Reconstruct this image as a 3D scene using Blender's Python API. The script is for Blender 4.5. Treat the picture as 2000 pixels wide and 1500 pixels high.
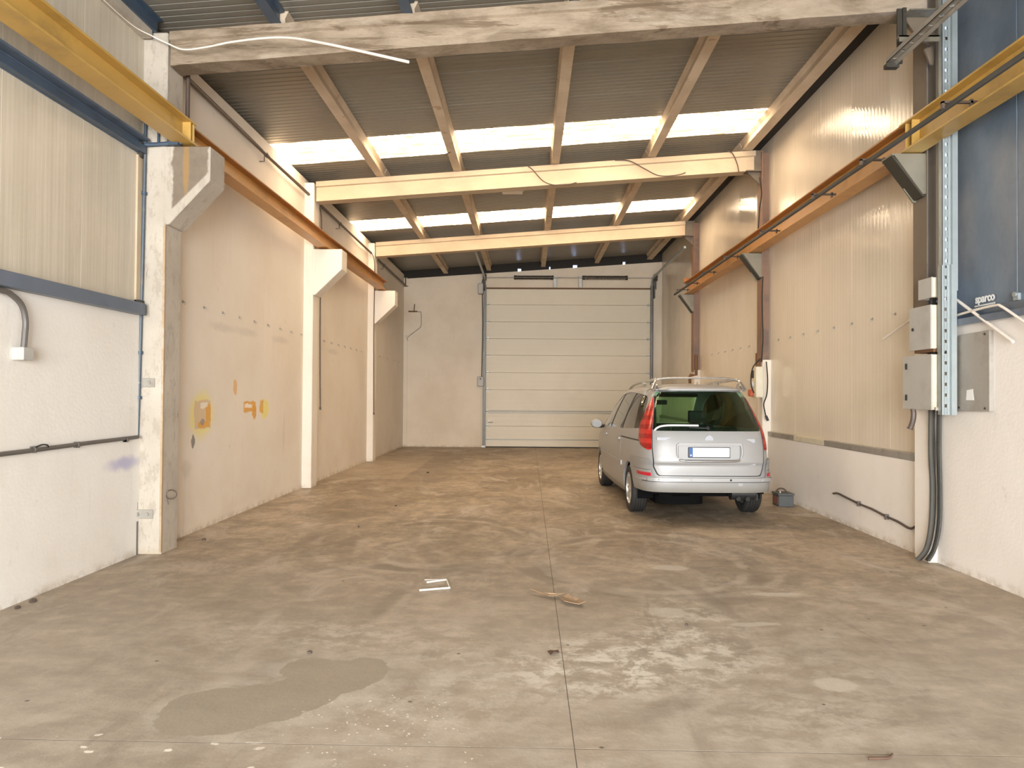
import bpy, bmesh, math, random
from mathutils import Matrix, Vector, noise as mnoise
random.seed(7)
PI = math.pi
for o in list(bpy.data.objects):
    bpy.data.objects.remove(o)
S = bpy.context.scene
COL = S.collection

# ------------------------------------------------------------------ camera
FPX = 1450.0
YAW = math.atan(32.0 / FPX)
PITCH = math.atan(21.0 / FPX * math.cos(YAW))
ROLL = math.radians(0.4)
cam_data = bpy.data.cameras.new('camera')
cam_data.sensor_width = 36.0
cam_data.lens = FPX / 2000.0 * 36.0
cam_data.clip_start = 0.05
cam_data.clip_end = 200
cam = bpy.data.objects.new('camera', cam_data)
COL.objects.link(cam)
cam.matrix_world = (Matrix.Translation((0, 0, 1.62)) @ Matrix.Rotation(YAW, 4, 'Z')
                    @ Matrix.Rotation(PI / 2 + PITCH, 4, 'X') @ Matrix.Rotation(ROLL, 4, 'Z'))
S.camera = cam

# ------------------------------------------------------------------ world, lights, exposure
world = bpy.data.worlds.new('world')
S.world = world
world.use_nodes = True
bg = world.node_tree.nodes['Background']
bg.inputs['Color'].default_value = (0.45, 0.62, 1.0, 1)
bg.inputs['Strength'].default_value = 9.0
S.view_settings.view_transform = 'Standard'
S.view_settings.look = 'None'
S.view_settings.gamma = 1.0
S.view_settings.use_curve_mapping = False
S.view_settings.exposure = 0.33
SKYLIGHT_COL = (1.0, 0.80, 0.57)
SKYLIGHT_STR = 11.0


def area(name, loc, rot, sx, sy, power, col):
    l = bpy.data.lights.new(name, 'AREA')
    l.shape = 'RECTANGLE'
    l.size = sx
    l.size_y = sy
    l.energy = power
    l.color = col
    o = bpy.data.objects.new(name, l)
    COL.objects.link(o)
    o.location = loc
    o.rotation_euler = rot
    return o


# daylight through the open loading door behind the photographer
area('doorway_daylight', (0.2, -6.9, 2.1), (PI / 2, 0, 0), 5.2, 4.0, 2500, (0.95, 0.975, 1.0))

# ------------------------------------------------------------------ node helpers


class NT:
    def __init__(self, name):
        self.m = bpy.data.materials.new(name)
        self.m.use_nodes = True
        self.t = self.m.node_tree
        self.b = self.t.nodes['Principled BSDF']

    def n(self, typ, **kw):
        nd = self.t.nodes.new(typ)
        for k, v in kw.items():
            setattr(nd, k, v)
        return nd

    def set(self, sock, v):
        if isinstance(v, bpy.types.NodeSocket):
            self.t.links.new(v, sock)
        else:
            if hasattr(sock.default_value, '__len__') and not isinstance(v, (int, float)):
                v = tuple(v)
                if len(sock.default_value) == 4 and len(v) == 3:
                    v = v + (1.0,)
            sock.default_value = v

    def pos(self):
        return self.n('ShaderNodeNewGeometry').outputs['Position']

    def obj(self):
        return self.n('ShaderNodeTexCoord').outputs['Object']

    def scale(self, vec, s):
        nd = self.n('ShaderNodeVectorMath', operation='MULTIPLY')
        self.set(nd.inputs[0], vec)
        self.set(nd.inputs[1], s)
        return nd.outputs[0]

    def add(self, vec, s):
        nd = self.n('ShaderNodeVectorMath', operation='ADD')
        self.set(nd.inputs[0], vec)
        self.set(nd.inputs[1], s)
        return nd.outputs[0]

    def noise(self, vec, sc, detail=4, rough=0.55, dist=0.0, color=False):
        nd = self.n('ShaderNodeTexNoise')
        self.set(nd.inputs['Vector'], vec)
        nd.inputs['Scale'].default_value = sc
        nd.inputs['Detail'].default_value = detail
        nd.inputs['Roughness'].default_value = rough
        nd.inputs['Distortion'].default_value = dist
        return nd.outputs['Color' if color else 'Fac']

    def ramp(self, v, a, b, lo=0.0, hi=1.0, smooth=True):
        nd = self.n('ShaderNodeMapRange')
        nd.interpolation_type = 'SMOOTHSTEP' if smooth else 'LINEAR'
        self.set(nd.inputs['Value'], v)
        nd.inputs['From Min'].default_value = a
        nd.inputs['From Max'].default_value = b
        nd.inputs['To Min'].default_value = lo
        nd.inputs['To Max'].default_value = hi
        return nd.outputs[0]

    def math(self, op, a, b=0.0, c=None):
        nd = self.n('ShaderNodeMath', operation=op)
        self.set(nd.inputs[0], a)
        self.set(nd.inputs[1], b)
        if c is not None:
            self.set(nd.inputs[2], c)
        return nd.outputs[0]

    def mix(self, f, a, b, mode='MIX'):
        nd = self.n('ShaderNodeMix', data_type='RGBA', blend_type=mode)
        self.set(nd.inputs[0], f)
        self.set(nd.inputs[6], a)
        self.set(nd.inputs[7], b)
        return nd.outputs[2]

    def xyz(self, v):
        nd = self.n('ShaderNodeSeparateXYZ')
        self.set(nd.inputs[0], v)
        return nd.outputs

    def blob(self, vec, c, r, soft=0.3):
        """1 inside an ellipse (c, r are 3-tuples, r=None on an axis ignores it)"""
        d = self.add(vec, tuple(-k for k in c))
        d = self.scale(d, tuple(0.0 if k is None else 1.0 / k for k in r))
        l = self.n('ShaderNodeVectorMath', operation='LENGTH')
        self.set(l.inputs[0], d)
        return self.ramp(l.outputs['Value'], 1.0 + soft / 2, 1.0 - soft / 2)

    def bump(self, h, strength=0.3, dist=0.01):
        nd = self.n('ShaderNodeBump')
        nd.inputs['Strength'].default_value = strength
        nd.inputs['Distance'].default_value = dist
        self.set(nd.inputs['Height'], h)
        self.set(self.b.inputs['Normal'], nd.outputs[0])

    def out(self, col=None, rough=None, metal=None, spec=None, coat=None):
        B = self.b.inputs
        if col is not None:
            self.set(B['Base Color'], col)
        if rough is not None:
            self.set(B['Roughness'], rough)
        if metal is not None:
            self.set(B['Metallic'], metal)
        if spec is not None:
            self.set(B['Specular IOR Level'], spec)
        if coat is not None:
            self.set(B['Coat Weight'], coat)
        return self.m


def simple(name, col, rough=0.5, metal=0.0, var=0.12, sc=6.0, bump=0.0, dirt=None, spec=0.5, coat=0.0):
    t = NT(name)
    p = t.pos()
    n = t.noise(p, sc, 5)
    c = t.mix(n, tuple(k * (1 - var) for k in col), tuple(min(1, k * (1 + var)) for k in col))
    if dirt:
        d = t.ramp(t.noise(p, sc * 0.6, 8, 0.65), 0.50, 0.68)
        c = t.mix(t.math('MULTIPLY', d, dirt[3]), c, dirt[:3])
    if bump:
        t.bump(t.noise(p, sc * 8, 4), bump, 0.01)
    return t.out(c, rough, metal, spec, coat)


M = {}
# -- floor: worn, stained power-floated concrete
t = NT('worn_concrete_floor')
p = t.pos()
wp = t.add(p, t.scale(t.add(t.noise(p, 3.0, 8, .7, color=True), (-.5, -.5, -.5)), (.17, .17, 0)))
n1 = t.noise(t.scale(p, (1, .7, 1)), 0.55, 9, 0.62, 0.6)
n2 = t.noise(t.scale(p, (1, 1.6, 1)), 3.2, 8, 0.7)
n3 = t.noise(p, 26, 4, 0.7)
c = t.mix(t.ramp(n1, .36, .66), (.36, .285, .20), (.53, .435, .325))
c = t.mix(t.ramp(n2, .35, .72), t.mix(1.0, c, (.66, .64, .62), 'MULTIPLY'), c)
mt = t.noise(p, 9.0, 7, .75)
c = t.mix(t.ramp(mt, .30, .70), t.mix(1.0, c, (.80, .79, .77), 'MULTIPLY'), t.mix(1.0, c, (1.16, 1.16, 1.16), 'MULTIPLY'))
mt2 = t.noise(t.scale(p, (1, .8, 1)), 2.1, 8, .72, .8)
c = t.mix(t.ramp(mt2, .36, .64), t.mix(1.0, c, (.80, .80, .79), 'MULTIPLY'), t.mix(1.0, c, (1.13, 1.12, 1.11), 'MULTIPLY'))
c = t.mix(t.ramp(t.noise(t.scale(p, (1, .55, 1)), 1.7, 9, .72, .8), .5, .68), c, (.50, .425, .345))
# greyer towards the front slabs
yy = t.xyz(p)[1]
c = t.mix(t.ramp(yy, 8.5, 3.6, 0, .75), c, t.mix(t.ramp(n2, .3, .75), (.335, .275, .213), (.51, .44, .36)))
# pale scraped patches
w = t.ramp(t.noise(t.scale(p, (1, 1.15, 1)), 5.0, 9, .78, .25), .46, .60)
for (cx, cy, rx, ry, am) in ((.72, 4.62, .6, .5, 1.3), (1.15, 5.25, .35, .7, .95), (.35, 4.3, .45, .35, .9), (-1.25, 4.95, .9, .35, .6), (1.75, 4.4, .6, .5, .35),
                             (-.2, 4.4, .7, .35, .5), (1.35, 3.75, .6, .3, .45), (-.55, 3.85, .5, .35, .5)):
    r = t.blob(p, (cx, cy, 0), (rx, ry, None), 1.3)
    c = t.mix(t.math('MULTIPLY', t.math('MULTIPLY', r, w), am * .62), c, (.72, .66, .565))
for (cx, cy, rx, ry) in ((1.62, 5.35, .17, .05), (1.02, 4.55, .12, .09), (1.35, 7.05, .16, .11), (1.75, 4.25, .11, .09), (2.05, 6.15, .2, .05), (1.05, 5.6, .16, .13)):
    c = t.mix(t.math('MULTIPLY', t.blob(wp, (cx, cy, 0), (rx, ry, None), .4), .6), c, (.62, .56, .47))
# scraped trowel band running diagonally through the pale patch
# dark smears, tyre marks
dn = t.ramp(t.noise(t.scale(t.add(p, (9, 3, 0)), (1.6, .5, 1)), 1.3, 9, .68, 1.2), .56, .70)
c = t.mix(t.math('MULTIPLY', dn, .45), c, (.22, .175, .13))
br = t.ramp(t.noise(p, 1.4, 5), .42, .6)
for (cx, cy, rx, ry, rr, am) in ((-1.0, 8.1, .95, 1.25, .07, .5), (-1.15, 8.2, 1.3, 1.6, .05, .4), (-.9, 7.6, .7, .8, .07, .4), (1.15, 7.3, 1.05, 1.3, .06, .5),
                                 (1.25, 7.4, 1.3, 1.55, .05, .4), (.2, 5.6, 1.3, 1.9, .045, .35), (-3.2, 4.0, 1.7, 3.2, .05, .3), (-.2, 9.4, 1.2, 2.6, .05, .35)):
    d = t.add(wp, (-cx, -cy, 0))
    d = t.scale(d, (1 / rx, 1 / ry, 0))
    l = t.n('ShaderNodeVectorMath', operation='LENGTH')
    t.set(l.inputs[0], d)
    ring = t.math('SUBTRACT', 1.0, t.ramp(t.math('ABSOLUTE', t.math('SUBTRACT', l.outputs['Value'], 1.0)), rr * .5, rr * 1.6))
    c = t.mix(t.math('MULTIPLY', t.math('MULTIPLY', ring, br), am * 1.35), c, (.215, .17, .125))
    ring2 = t.math('SUBTRACT', 1.0, t.ramp(t.math('ABSOLUTE', t.math('SUBTRACT', l.outputs['Value'], 1.0 - 2.2 * rr)), rr * .3, rr * 1.0))
    c = t.mix(t.math('MULTIPLY', t.math('MULTIPLY', ring2, br), am * .8), c, (.54, .47, .385))
# damp stain near the photographer
stain = None
for (cx, cy, rx, ry) in ((-1.60, 3.82, .27, .23), (-1.40, 3.88, .25, .24), (-1.56, 3.66, .27, .17), (-1.36, 3.82, .25, .21), (-1.22, 4.0, .22, .26), (-1.1, 4.25, .25, .27), (-1.25, 4.36, .2, .17), (-.98, 4.32, .16, .24)):
    k = t.blob(wp, (cx, cy, 0), (rx, ry, None), .05)
    stain = k if stain is None else t.math('MAXIMUM', stain, k)
halo = None
for (cx, cy, rx, ry) in ((-1.5, 3.78, .42, .33), (-1.15, 4.2, .45, .45)):
    k = t.blob(wp, (cx, cy, 0), (rx, ry, None), .5)
    halo = k if halo is None else t.math('MAXIMUM', halo, k)
c = t.mix(t.math('MULTIPLY', t.math('MULTIPLY', halo, t.ramp(n2, .3, .6)), .4), c, (.55, .50, .43))
c = t.mix(t.math('MULTIPLY', stain, .92), c, t.mix(t.noise(p, 4, 6), (.275, .228, .172), (.37, .31, .235)))
# pale repair screed by the left pillars at the far end, darker strip beside it
k = t.math('MULTIPLY', t.ramp(t.xyz(wp)[0], -2.36, -2.48), t.math('MULTIPLY', t.ramp(t.xyz(wp)[1], 13.9, 14.2), t.ramp(t.xyz(wp)[1], 19.6, 19.2)))
c = t.mix(t.math('MULTIPLY', k, .45), c, (.44, .36, .26))
k = t.math('MULTIPLY', t.ramp(t.xyz(wp)[0], -2.44, -2.36), t.math('MULTIPLY', t.ramp(t.xyz(wp)[0], -1.2, -1.9), t.math('MULTIPLY', t.ramp(t.xyz(wp)[1], 12.5, 14.2), t.ramp(t.xyz(wp)[1], 20.6, 19.2))))
c = t.mix(t.math('MULTIPLY', k, .55), c, (.24, .19, .135))
# paint spots
v = t.n('ShaderNodeTexVoronoi')
t.set(v.inputs['Vector'], wp)
v.inputs['Scale'].default_value = 34
spots = t.ramp(v.outputs['Distance'], .22, .14)
sel = t.ramp(t.xyz(v.outputs['Color'])[0], .60, .62)
reg = t.math('MAXIMUM', t.blob(p, (-.72, 3.72, 0), (.42, .38, None), .9), t.math('MULTIPLY', t.blob(p, (-.6, 3.35, 0), (.45, .12, None), .9), .8))
c = t.mix(t.math('MULTIPLY', t.math('MULTIPLY', spots, sel), reg), c, (.86, .82, .74))
v2 = t.n('ShaderNodeTexVoronoi')
t.set(v2.inputs['Vector'], t.scale(wp, (1, 1.3, 1)))
v2.inputs['Scale'].default_value = 10
spots = t.ramp(v2.outputs['Distance'], .23, .17)
sel = t.ramp(t.xyz(v2.outputs['Color'])[1], .30, .32)
c = t.mix(t.math('MULTIPLY', t.math('MULTIPLY', spots, sel), t.blob(p, (-1.95, 3.22, 0), (.9, .30, None), .5)), c, (.80, .74, .62))
c = t.mix(t.ramp(n3, .62, .75, 0, .35), c, (.13, .105, .08))
v3 = t.n('ShaderNodeTexVoronoi')
t.set(v3.inputs['Vector'], p)
v3.inputs['Scale'].default_value = 3.2
c = t.mix(t.math('MULTIPLY', t.ramp(v3.outputs['Distance'], .05, .03), .85), c, (.10, .08, .06))
t.bump(t.math('ADD', n3, t.math('MULTIPLY', n2, 1.5)), .25, .006)
M['floor'] = t.out(c, t.ramp(n2, .3, .7, .42, .68), 0, .4)
M['joint'] = simple('floor_joint_dirt', (.10, .083, .065), .95)


def plaster(name, base, warm, extra=None, rough=.75):
    t = NT(name)
    p = t.pos()
    n1 = t.noise(p, .8, 7, .6)
    c = t.mix(t.ramp(n1, .35, .7), base, warm)
    st = t.noise(t.scale(p, (3, 3, .35)), 2.2, 7, .65)
    c = t.mix(t.ramp(st, .58, .8, 0, .35), c, tuple(k * .72 for k in warm))
    sm = t.ramp(t.noise(p, 3.0, 9, .75), .61, .72)
    c = t.mix(t.math('MULTIPLY', sm, .35), c, (.45, .38, .31))
    z = t.xyz(p)[2]
    g = t.math('MULTIPLY', t.ramp(z, .09, .0), t.ramp(t.noise(p, 7, 8, .7), .40, .62))
    c = t.mix(t.math('MULTIPLY', g, .6), c, (.40, .31, .20))
    g = t.math('MULTIPLY', t.ramp(z, .7, .0), t.ramp(t.noise(p, 2.2, 6, .6), .45, .7))
    c = t.mix(t.math('MULTIPLY', g, .22), c, (.52, .42, .30))
    sc = t.ramp(t.noise(t.scale(p, (1, 1, .3)), 13, 6, .7), .68, .75)
    c = t.mix(t.math('MULTIPLY', sc, .45), c, (.30, .25, .21))
    if extra:
        c = extra(t, p, c)
    t.bump(t.math('ADD', t.noise(p, 30, 5), t.math('MULTIPLY', t.noise(p, 2.5, 3), 2)), .22, .008)
    return t.out(c, rough, 0, .35)


def left_marks(t, p, c):
    c = t.mix(t.ramp(t.xyz(p)[1], 7.45, 7.35), c, t.mix(1.0, c, (1.03, 1.08, 1.16), 'MULTIPLY'))
    wp = t.add(p, t.scale(t.add(t.noise(p, 7, 4, color=True), (-.5, -.5, -.5)), (0, .13, .09)))
    def B(y, z, ry, rz, soft=.4):
        return t.blob(wp, (0, y, z), (None, ry, rz), soft)
    def Q(y, z, ry, rz, soft=.25):
        d = t.xyz(t.add(wp, (0, -y, -z)))
        m = t.math('MAXIMUM', t.math('DIVIDE', t.math('ABSOLUTE', d[1]), ry), t.math('DIVIDE', t.math('ABSOLUTE', d[2]), rz))
        return t.ramp(m, 1 + soft / 2, 1 - soft / 2)
    def put(c, m, a, col):
        return t.mix(t.math('MULTIPLY', m, a), c, col)
    yel, ora, gry = (.80, .70, .16), (.72, .36, .06), (.55, .47, .40)
    c = put(c, B(8.72, 1.36, .30, .25, .8), .75, yel)
    c = put(c, Q(8.75, 1.36, .21, .17, .15), .9, (.66, .50, .34))
    c = put(c, Q(8.90, 1.38, .06, .11, .2), .85, ora)
    c = put(c, Q(8.78, 1.235, .15, .035, .2), .85, ora)
    c = put(c, Q(8.80, 1.47, .10, .03, .2), .8, (.85, .80, .70))
    c = put(c, B(8.74, 1.27, .06, .04, .2), .8, (.30, .28, .26))
    c = put(c, Q(10.25, 1.43, .22, .07, .3), .9, ora)
    c = put(c, B(10.42, 1.36, .07, .10, .3), .9, ora)
    c = put(c, Q(10.2, 1.44, .13, .025, .3), .8, (.88, .84, .76))
    c = put(c, B(10.83, 1.39, .17, .14, .5), .75, yel)
    c = put(c, Q(10.70, 1.42, .07, .09, .3), .8, ora)
    c = put(c, B(9.72, 1.70, .07, .10, .4), .65, ora)
    c = put(c, B(8.50, 1.05, .05, .075, .3), .8, (.16, .14, .13))
    c = put(c, B(11.7, 1.0, .05, .30, .8), .3, gry)
    c = put(c, B(8.35, .75, .12, .10, .8), .35, gry)
    for y in (9.3, 10.1, 11.5, 14.6):
        c = put(c, B(y, 2.45, .35, .05, 1.2), .28, (.42, .38, .33))
    # blue spray overspray where the bay was painted
    c = put(c, B(7.08, .93, .25, .06, 1.4), .55, (.22, .22, .50))
    return c


M['wall'] = plaster('cream_plaster', (.79, .72, .62), (.74, .66, .55), left_marks)
M['wall_white'] = plaster('white_plaster', (.83, .785, .73), (.79, .735, .67))
M['back_wall'] = plaster('dusty_cream_plaster', (.74, .64, .51), (.66, .56, .43))


def pillar_marks(t, p, c):
    z = t.xyz(p)[2]
    k = t.ramp(t.noise(t.scale(p, (2.5, 2.5, 1.1)), 3.5, 9, .78), .515, .60)
    c = t.mix(t.math('MULTIPLY', k, .6), c, (.34, .29, .23))
    k = t.ramp(t.noise(t.scale(t.add(p, (4, 0, 1)), (5, 5, .8)), 4, 8, .7), .62, .7)
    c = t.mix(t.math('MULTIPLY', k, .7), c, (.16, .13, .10))
    wp = t.add(p, t.scale(t.add(t.noise(p, 6, 3, color=True), (-.5, -.5, -.5)), (.12, 0, .12)))
    # bare concrete where the paint never reached, on the front of the nearest corbel
    fr = t.math('MULTIPLY', t.ramp(t.xyz(wp)[1], 7.42, 7.38), t.math('MULTIPLY', t.ramp(t.xyz(wp)[0], -3.61, -3.58), t.ramp(t.xyz(wp)[2], 3.35, 3.40)))
    fr = t.math('MULTIPLY', fr, t.ramp(t.xyz(wp)[0], -3.225, -3.25))
    fr = t.math('MULTIPLY', fr, t.ramp(t.math('ADD', t.xyz(p)[0], t.math('MULTIPLY', t.xyz(p)[2], -1.0)), -7.05, -7.08))
    c = t.mix(t.math('MULTIPLY', fr, .9), c, t.mix(t.noise(p, 9, 6), (.115, .085, .058), (.22, .17, .12)))
    rust = t.math('MULTIPLY', fr, t.blob(p, (-3.46, 0, 3.9), (.03, None, .28), .8))
    c = t.mix(t.math('MULTIPLY', rust, .6), c, (.36, .20, .05))
    return c


M['pillar'] = plaster('scuffed_white_concrete', (.52, .465, .385), (.40, .35, .285), pillar_marks)

# -- raw concrete beam
t = NT('bare_concrete')
p = t.pos()
n = t.noise(t.scale(p, (.7, 1, 2.2)), 2.6, 9, .7, .4)
c = t.mix(t.ramp(n, .32, .68), (.20, .15, .10), (.36, .285, .205))
k = t.ramp(t.noise(t.scale(p, (.5, 1, 5)), 2.2, 9, .72, .6), .545, .60)
c = t.mix(t.math('MULTIPLY', k, .8), c, (.15, .105, .065))
k = t.ramp(t.noise(t.scale(t.add(p, (3, 0, 7)), (.6, 1, 3)), 2.0, 8, .7), .56, .68)
c = t.mix(t.math('MULTIPLY', k, .4), c, (.48, .41, .32))
t.bump(t.math('ADD', n, t.math('MULTIPLY', t.noise(p, 22, 5), .4)), .6, .02)
M['concrete'] = t.out(c, .9, 0, .25)

t = NT('cream_painted_concrete')
p = t.pos()
n = t.noise(t.scale(p, (.6, 1, 1)), 2.0, 7, .62)
c = t.mix(t.ramp(n, .35, .7), (.46, .355, .24), (.53, .425, .295))
k = t.ramp(t.noise(p, 5, 9, .75), .63, .72)
c = t.mix(t.math('MULTIPLY', k, .5), c, (.38, .27, .16))
t.bump(t.noise(p, 18, 4), .2, .01)
M['cream'] = t.out(c, .7, 0, .35)

t = NT('dusty_purlin_concrete')
p = t.pos()
n = t.noise(t.scale(p, (1, .6, 1)), 2.4, 7, .62)
c = t.mix(t.ramp(n, .35, .7), (.50, .40, .29), (.62, .51, .385))
k = t.ramp(t.noise(t.scale(p, (1, 1.6, 1)), 2.3, 9, .7), .59, .66)
c = t.mix(t.math('MULTIPLY', k, .55), c, (.25, .155, .08))
t.bump(t.noise(p, 20, 4), .2, .01)
M['purlin'] = t.out(c, .8, 0, .3)

M['sheet'] = simple('grey_lacquered_roof_sheet', (.215, .20, .165), .36, 0, .10, 1.4, 0, (.18, .165, .135, .4))
M['sheet_dark'] = simple('dark_closure_and_shade', (.03, .026, .022), .9)  # foam over the far wall, painted shade along both roof edges

# -- glossy ribbed wall panels
t = NT('glossy_cream_panel')
p = t.pos()
n = t.noise(t.scale(p, (1, 1, .4)), 1.1, 6, .6)
c = t.mix(t.ramp(n, .35, .7), (.69, .61, .49), (.75, .67, .545))
k = t.ramp(t.noise(p, 2.2, 9, .75), .63, .74)
c = t.mix(t.math('MULTIPLY', k, .3), c, (.42, .33, .22))
yy = t.xyz(p)[1]
smooth_panel = t.math('MAXIMUM', t.math('COMPARE', yy, 8.97, .5), t.math('COMPARE', yy, 13.97, .5))
M['panel'] = t.out(c, t.math('SUBTRACT', t.ramp(t.noise(p, 2.0, 4), .3, .7, .15, .26), t.math('MULTIPLY', smooth_panel, .10)), 0, .5)

t = NT('dull_white_panel')
p = t.pos()
st = t.noise(t.scale(p, (9, 9, .4)), 1.5, 6, .65)
c = t.mix(t.ramp(st, .35, .7), (.53, .47, .365), (.62, .55, .44))
k = t.ramp(t.noise(t.scale(p, (2, 2, .5)), 1.6, 8, .7), .52, .7)
c = t.mix(t.math('MULTIPLY', k, .4), c, (.42, .36, .28))
M['panel_left'] = t.out(c, .3, 0, .5)

t = NT('blue_lacquered_panel')
p = t.pos()
n = t.noise(t.scale(p, (1, 1, .6)), 2.4, 8, .68)
c = t.mix(t.ramp(n, .35, .7), (.09, .128, .175), (.145, .18, .225))
k = t.ramp(t.noise(p, 8, 8, .75), .64, .70)
c = t.mix(t.math('MULTIPLY', k, .6), c, (.05, .07, .10))
k = t.ramp(t.noise(t.scale(p, (1, 1.2, 4)), 2.0, 6, .7), .60, .72)
c = t.mix(t.math('MULTIPLY', k, .4), c, (.06, .08, .12))
M['blue_panel'] = t.out(c, .36, 0, .5)
M['blue'] = simple('blue_grey_steel_paint', (.048, .076, .115), .42, 0, .2, 5, 0, (.04, .05, .07, .5))
M['blue_light'] = simple('pale_blue_steel_paint', (.115, .145, .19), .4, 0, .15, 5, 0, (.05, .06, .09, .5))
M['pipe_blue'] = simple('worn_blue_pipe', (.065, .085, .105), .5, 0, .25, 9, 0, (.16, .14, .12, .6))
M['yellow'] = simple('yellow_crane_paint', (.50, .305, .075), .42, 0, .14, 3, 0, (.27, .17, .05, .5))
M['orange'] = simple('orange_brown_crane_paint', (.52, .255, .065), .38, 0, .14, 3, 0, (.26, .12, .04, .45))
M['orange_dark'] = simple('rusty_crane_paint', (.36, .15, .035), .5, 0, .2, 5, 0, (.16, .07, .02, .5))
M['primer'] = simple('red_brown_primer_steel', (.235, .135, .085), .55, 0, .22, 3, 0, (.11, .08, .06, .6))
M['primer_dark'] = simple('grey_brown_steel', (.15, .115, .08), .6, 0, .2, 4, 0, (.07, .055, .04, .6))
M['bracket'] = simple('olive_grey_steel', (.21, .185, .135), .5, .2, .2, 5, 0, (.08, .07, .05, .6))
M['bracket_dark'] = simple('blackened_steel', (.045, .04, .03), .55, .2, .2, 5)
M['galv'] = simple('galvanised_steel', (.36, .40, .405), .5, .6, .14, 9)
M['galv_dull'] = simple('dull_galvanised_steel', (.40, .375, .33), .45, .5, .15, 6, 0, (.22, .19, .15, .5))
M['steel_plate'] = simple('grey_steel_plate', (.36, .335, .295), .5, .2, .12, 4, 0, (.24, .20, .16, .5))
M['box_grey'] = simple('grey_painted_cabinet', (.44, .425, .39), .45, 0, .08, 5, 0, (.30, .27, .23, .4))
M['box_cream'] = simple('cream_painted_cabinet', (.66, .60, .46), .5, 0, .1, 5, 0, (.40, .26, .13, .5))
M['white_pvc'] = simple('white_plastic', (.78, .72, .64), .45, 0, .08, 4, 0, (.5, .43, .34, .3))
M['grey_pipe'] = simple('grey_plastic_pipe', (.105, .094, .083), .5, 0, .15, 6)
M['dark_pipe'] = simple('brown_black_pipe', (.085, .06, .045), .5, 0, .2, 5)
M['cable'] = simple('black_cable', (.022, .02, .017), .7, 0, .3, 6, 0, (.05, .045, .035, .5), .25)
M['cable_grey'] = simple('dusty_grey_cable', (.07, .066, .056), .75, 0, .3, 6)
M['black'] = simple('black_plastic', (.018, .018, .018), .45)
M['rubber'] = simple('black_rubber', (.022, .021, .019), .75, 0, .3, 8, .15)
M['door'] = simple('cream_door_skin', (.66, .575, .43), .45, 0, .05, 1.2, 0, (.54, .45, .32, .3))
M['door_strip'] = simple('grey_door_strip', (.30, .28, .235), .45, .2, .1, 4)
M['track'] = simple('dark_track_steel', (.11, .10, .085), .42, .7, .2, 6)
M['spring'] = simple('oiled_spring_steel', (.055, .04, .03), .4, .6, .3, 8)
M['cardboard'] = simple('torn_brown_cardboard', (.36, .24, .14), .85, 0, .2, 9, .2)
M['twig'] = simple('dry_brown_leaf', (.10, .055, .035), .8, 0, .3, 20)
M['batt'] = simple('dark_grey_battery_case', (.075, .08, .08), .55, 0, .2, 10)
M['batt_red'] = simple('faded_red_label', (.22, .085, .06), .6, 0, .3, 14)
M['red_plastic'] = simple('orange_red_socket', (.45, .09, .03), .4)
M['white_print'] = simple('white_print', (.82, .82, .80), .5, 0, .03)
M['edge'] = simple('rust_stained_edge', (.42, .30, .18), .7, 0, .25, 6, 0, (.55, .47, .38, .6))
M['rust'] = simple('rusty_steel', (.17, .085, .04), .8, .2, .3, 8)

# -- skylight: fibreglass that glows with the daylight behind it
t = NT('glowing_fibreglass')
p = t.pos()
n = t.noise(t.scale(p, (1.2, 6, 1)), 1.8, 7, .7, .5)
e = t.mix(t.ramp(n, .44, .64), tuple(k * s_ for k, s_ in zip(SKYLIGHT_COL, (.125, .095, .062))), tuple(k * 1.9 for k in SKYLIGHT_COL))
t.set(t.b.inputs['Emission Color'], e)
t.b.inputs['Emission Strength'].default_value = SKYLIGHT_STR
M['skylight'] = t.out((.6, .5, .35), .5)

# -- car
t = NT('silver_metallic_paint')
fl = t.noise(t.obj(), 900, 1)
c = t.mix(fl, (.34, .335, .33), (.41, .405, .395))
M['paint'] = t.out(c, .48, .28, .45, .2)
t.b.inputs['Coat Roughness'].default_value = .2
t = NT('silver_bumper_paint')
ob = t.obj()
c = t.mix(t.noise(ob, 700, 1), (.30, .295, .28), (.35, .345, .33))
k = t.math('MULTIPLY', t.ramp(t.xyz(ob)[2], .49, .35), t.ramp(t.noise(ob, 9, 6, .7), .25, .75, .5, 1))
c = t.mix(t.math('MULTIPLY', k, .6), c, (.17, .145, .085))
M['paint_bumper'] = t.out(c, .5, .25, .45, .1)


def glass(name, tint, fac=.0, rough=.02):
    t = NT(name)
    tr = t.n('ShaderNodeBsdfTransparent')
    t.set(tr.inputs[0], tint)
    gl = t.n('ShaderNodeBsdfGlossy')
    t.set(gl.inputs['Color'], (.95, .95, .95))
    gl.inputs['Roughness'].default_value = rough
    lw = t.n('ShaderNodeLayerWeight')
    lw.inputs['Blend'].default_value = .5
    fr = t.math('MULTIPLY_ADD', t.math('POWER', lw.outputs['Facing'], 5.0), .9, .04)
    mx = t.n('ShaderNodeMixShader')
    t.set(mx.inputs[0], t.math('ADD', fr, fac))
    t.t.links.new(tr.outputs[0], mx.inputs[1])
    t.t.links.new(gl.outputs[0], mx.inputs[2])
    t.t.links.new(mx.outputs[0], t.n('ShaderNodeOutputMaterial').inputs['Surface'])
    for nd in list(t.t.nodes):
        if nd.type == 'OUTPUT_MATERIAL' and not nd.inputs['Surface'].links[0].from_node == mx:
            t.t.nodes.remove(nd)
    return t.m


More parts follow.
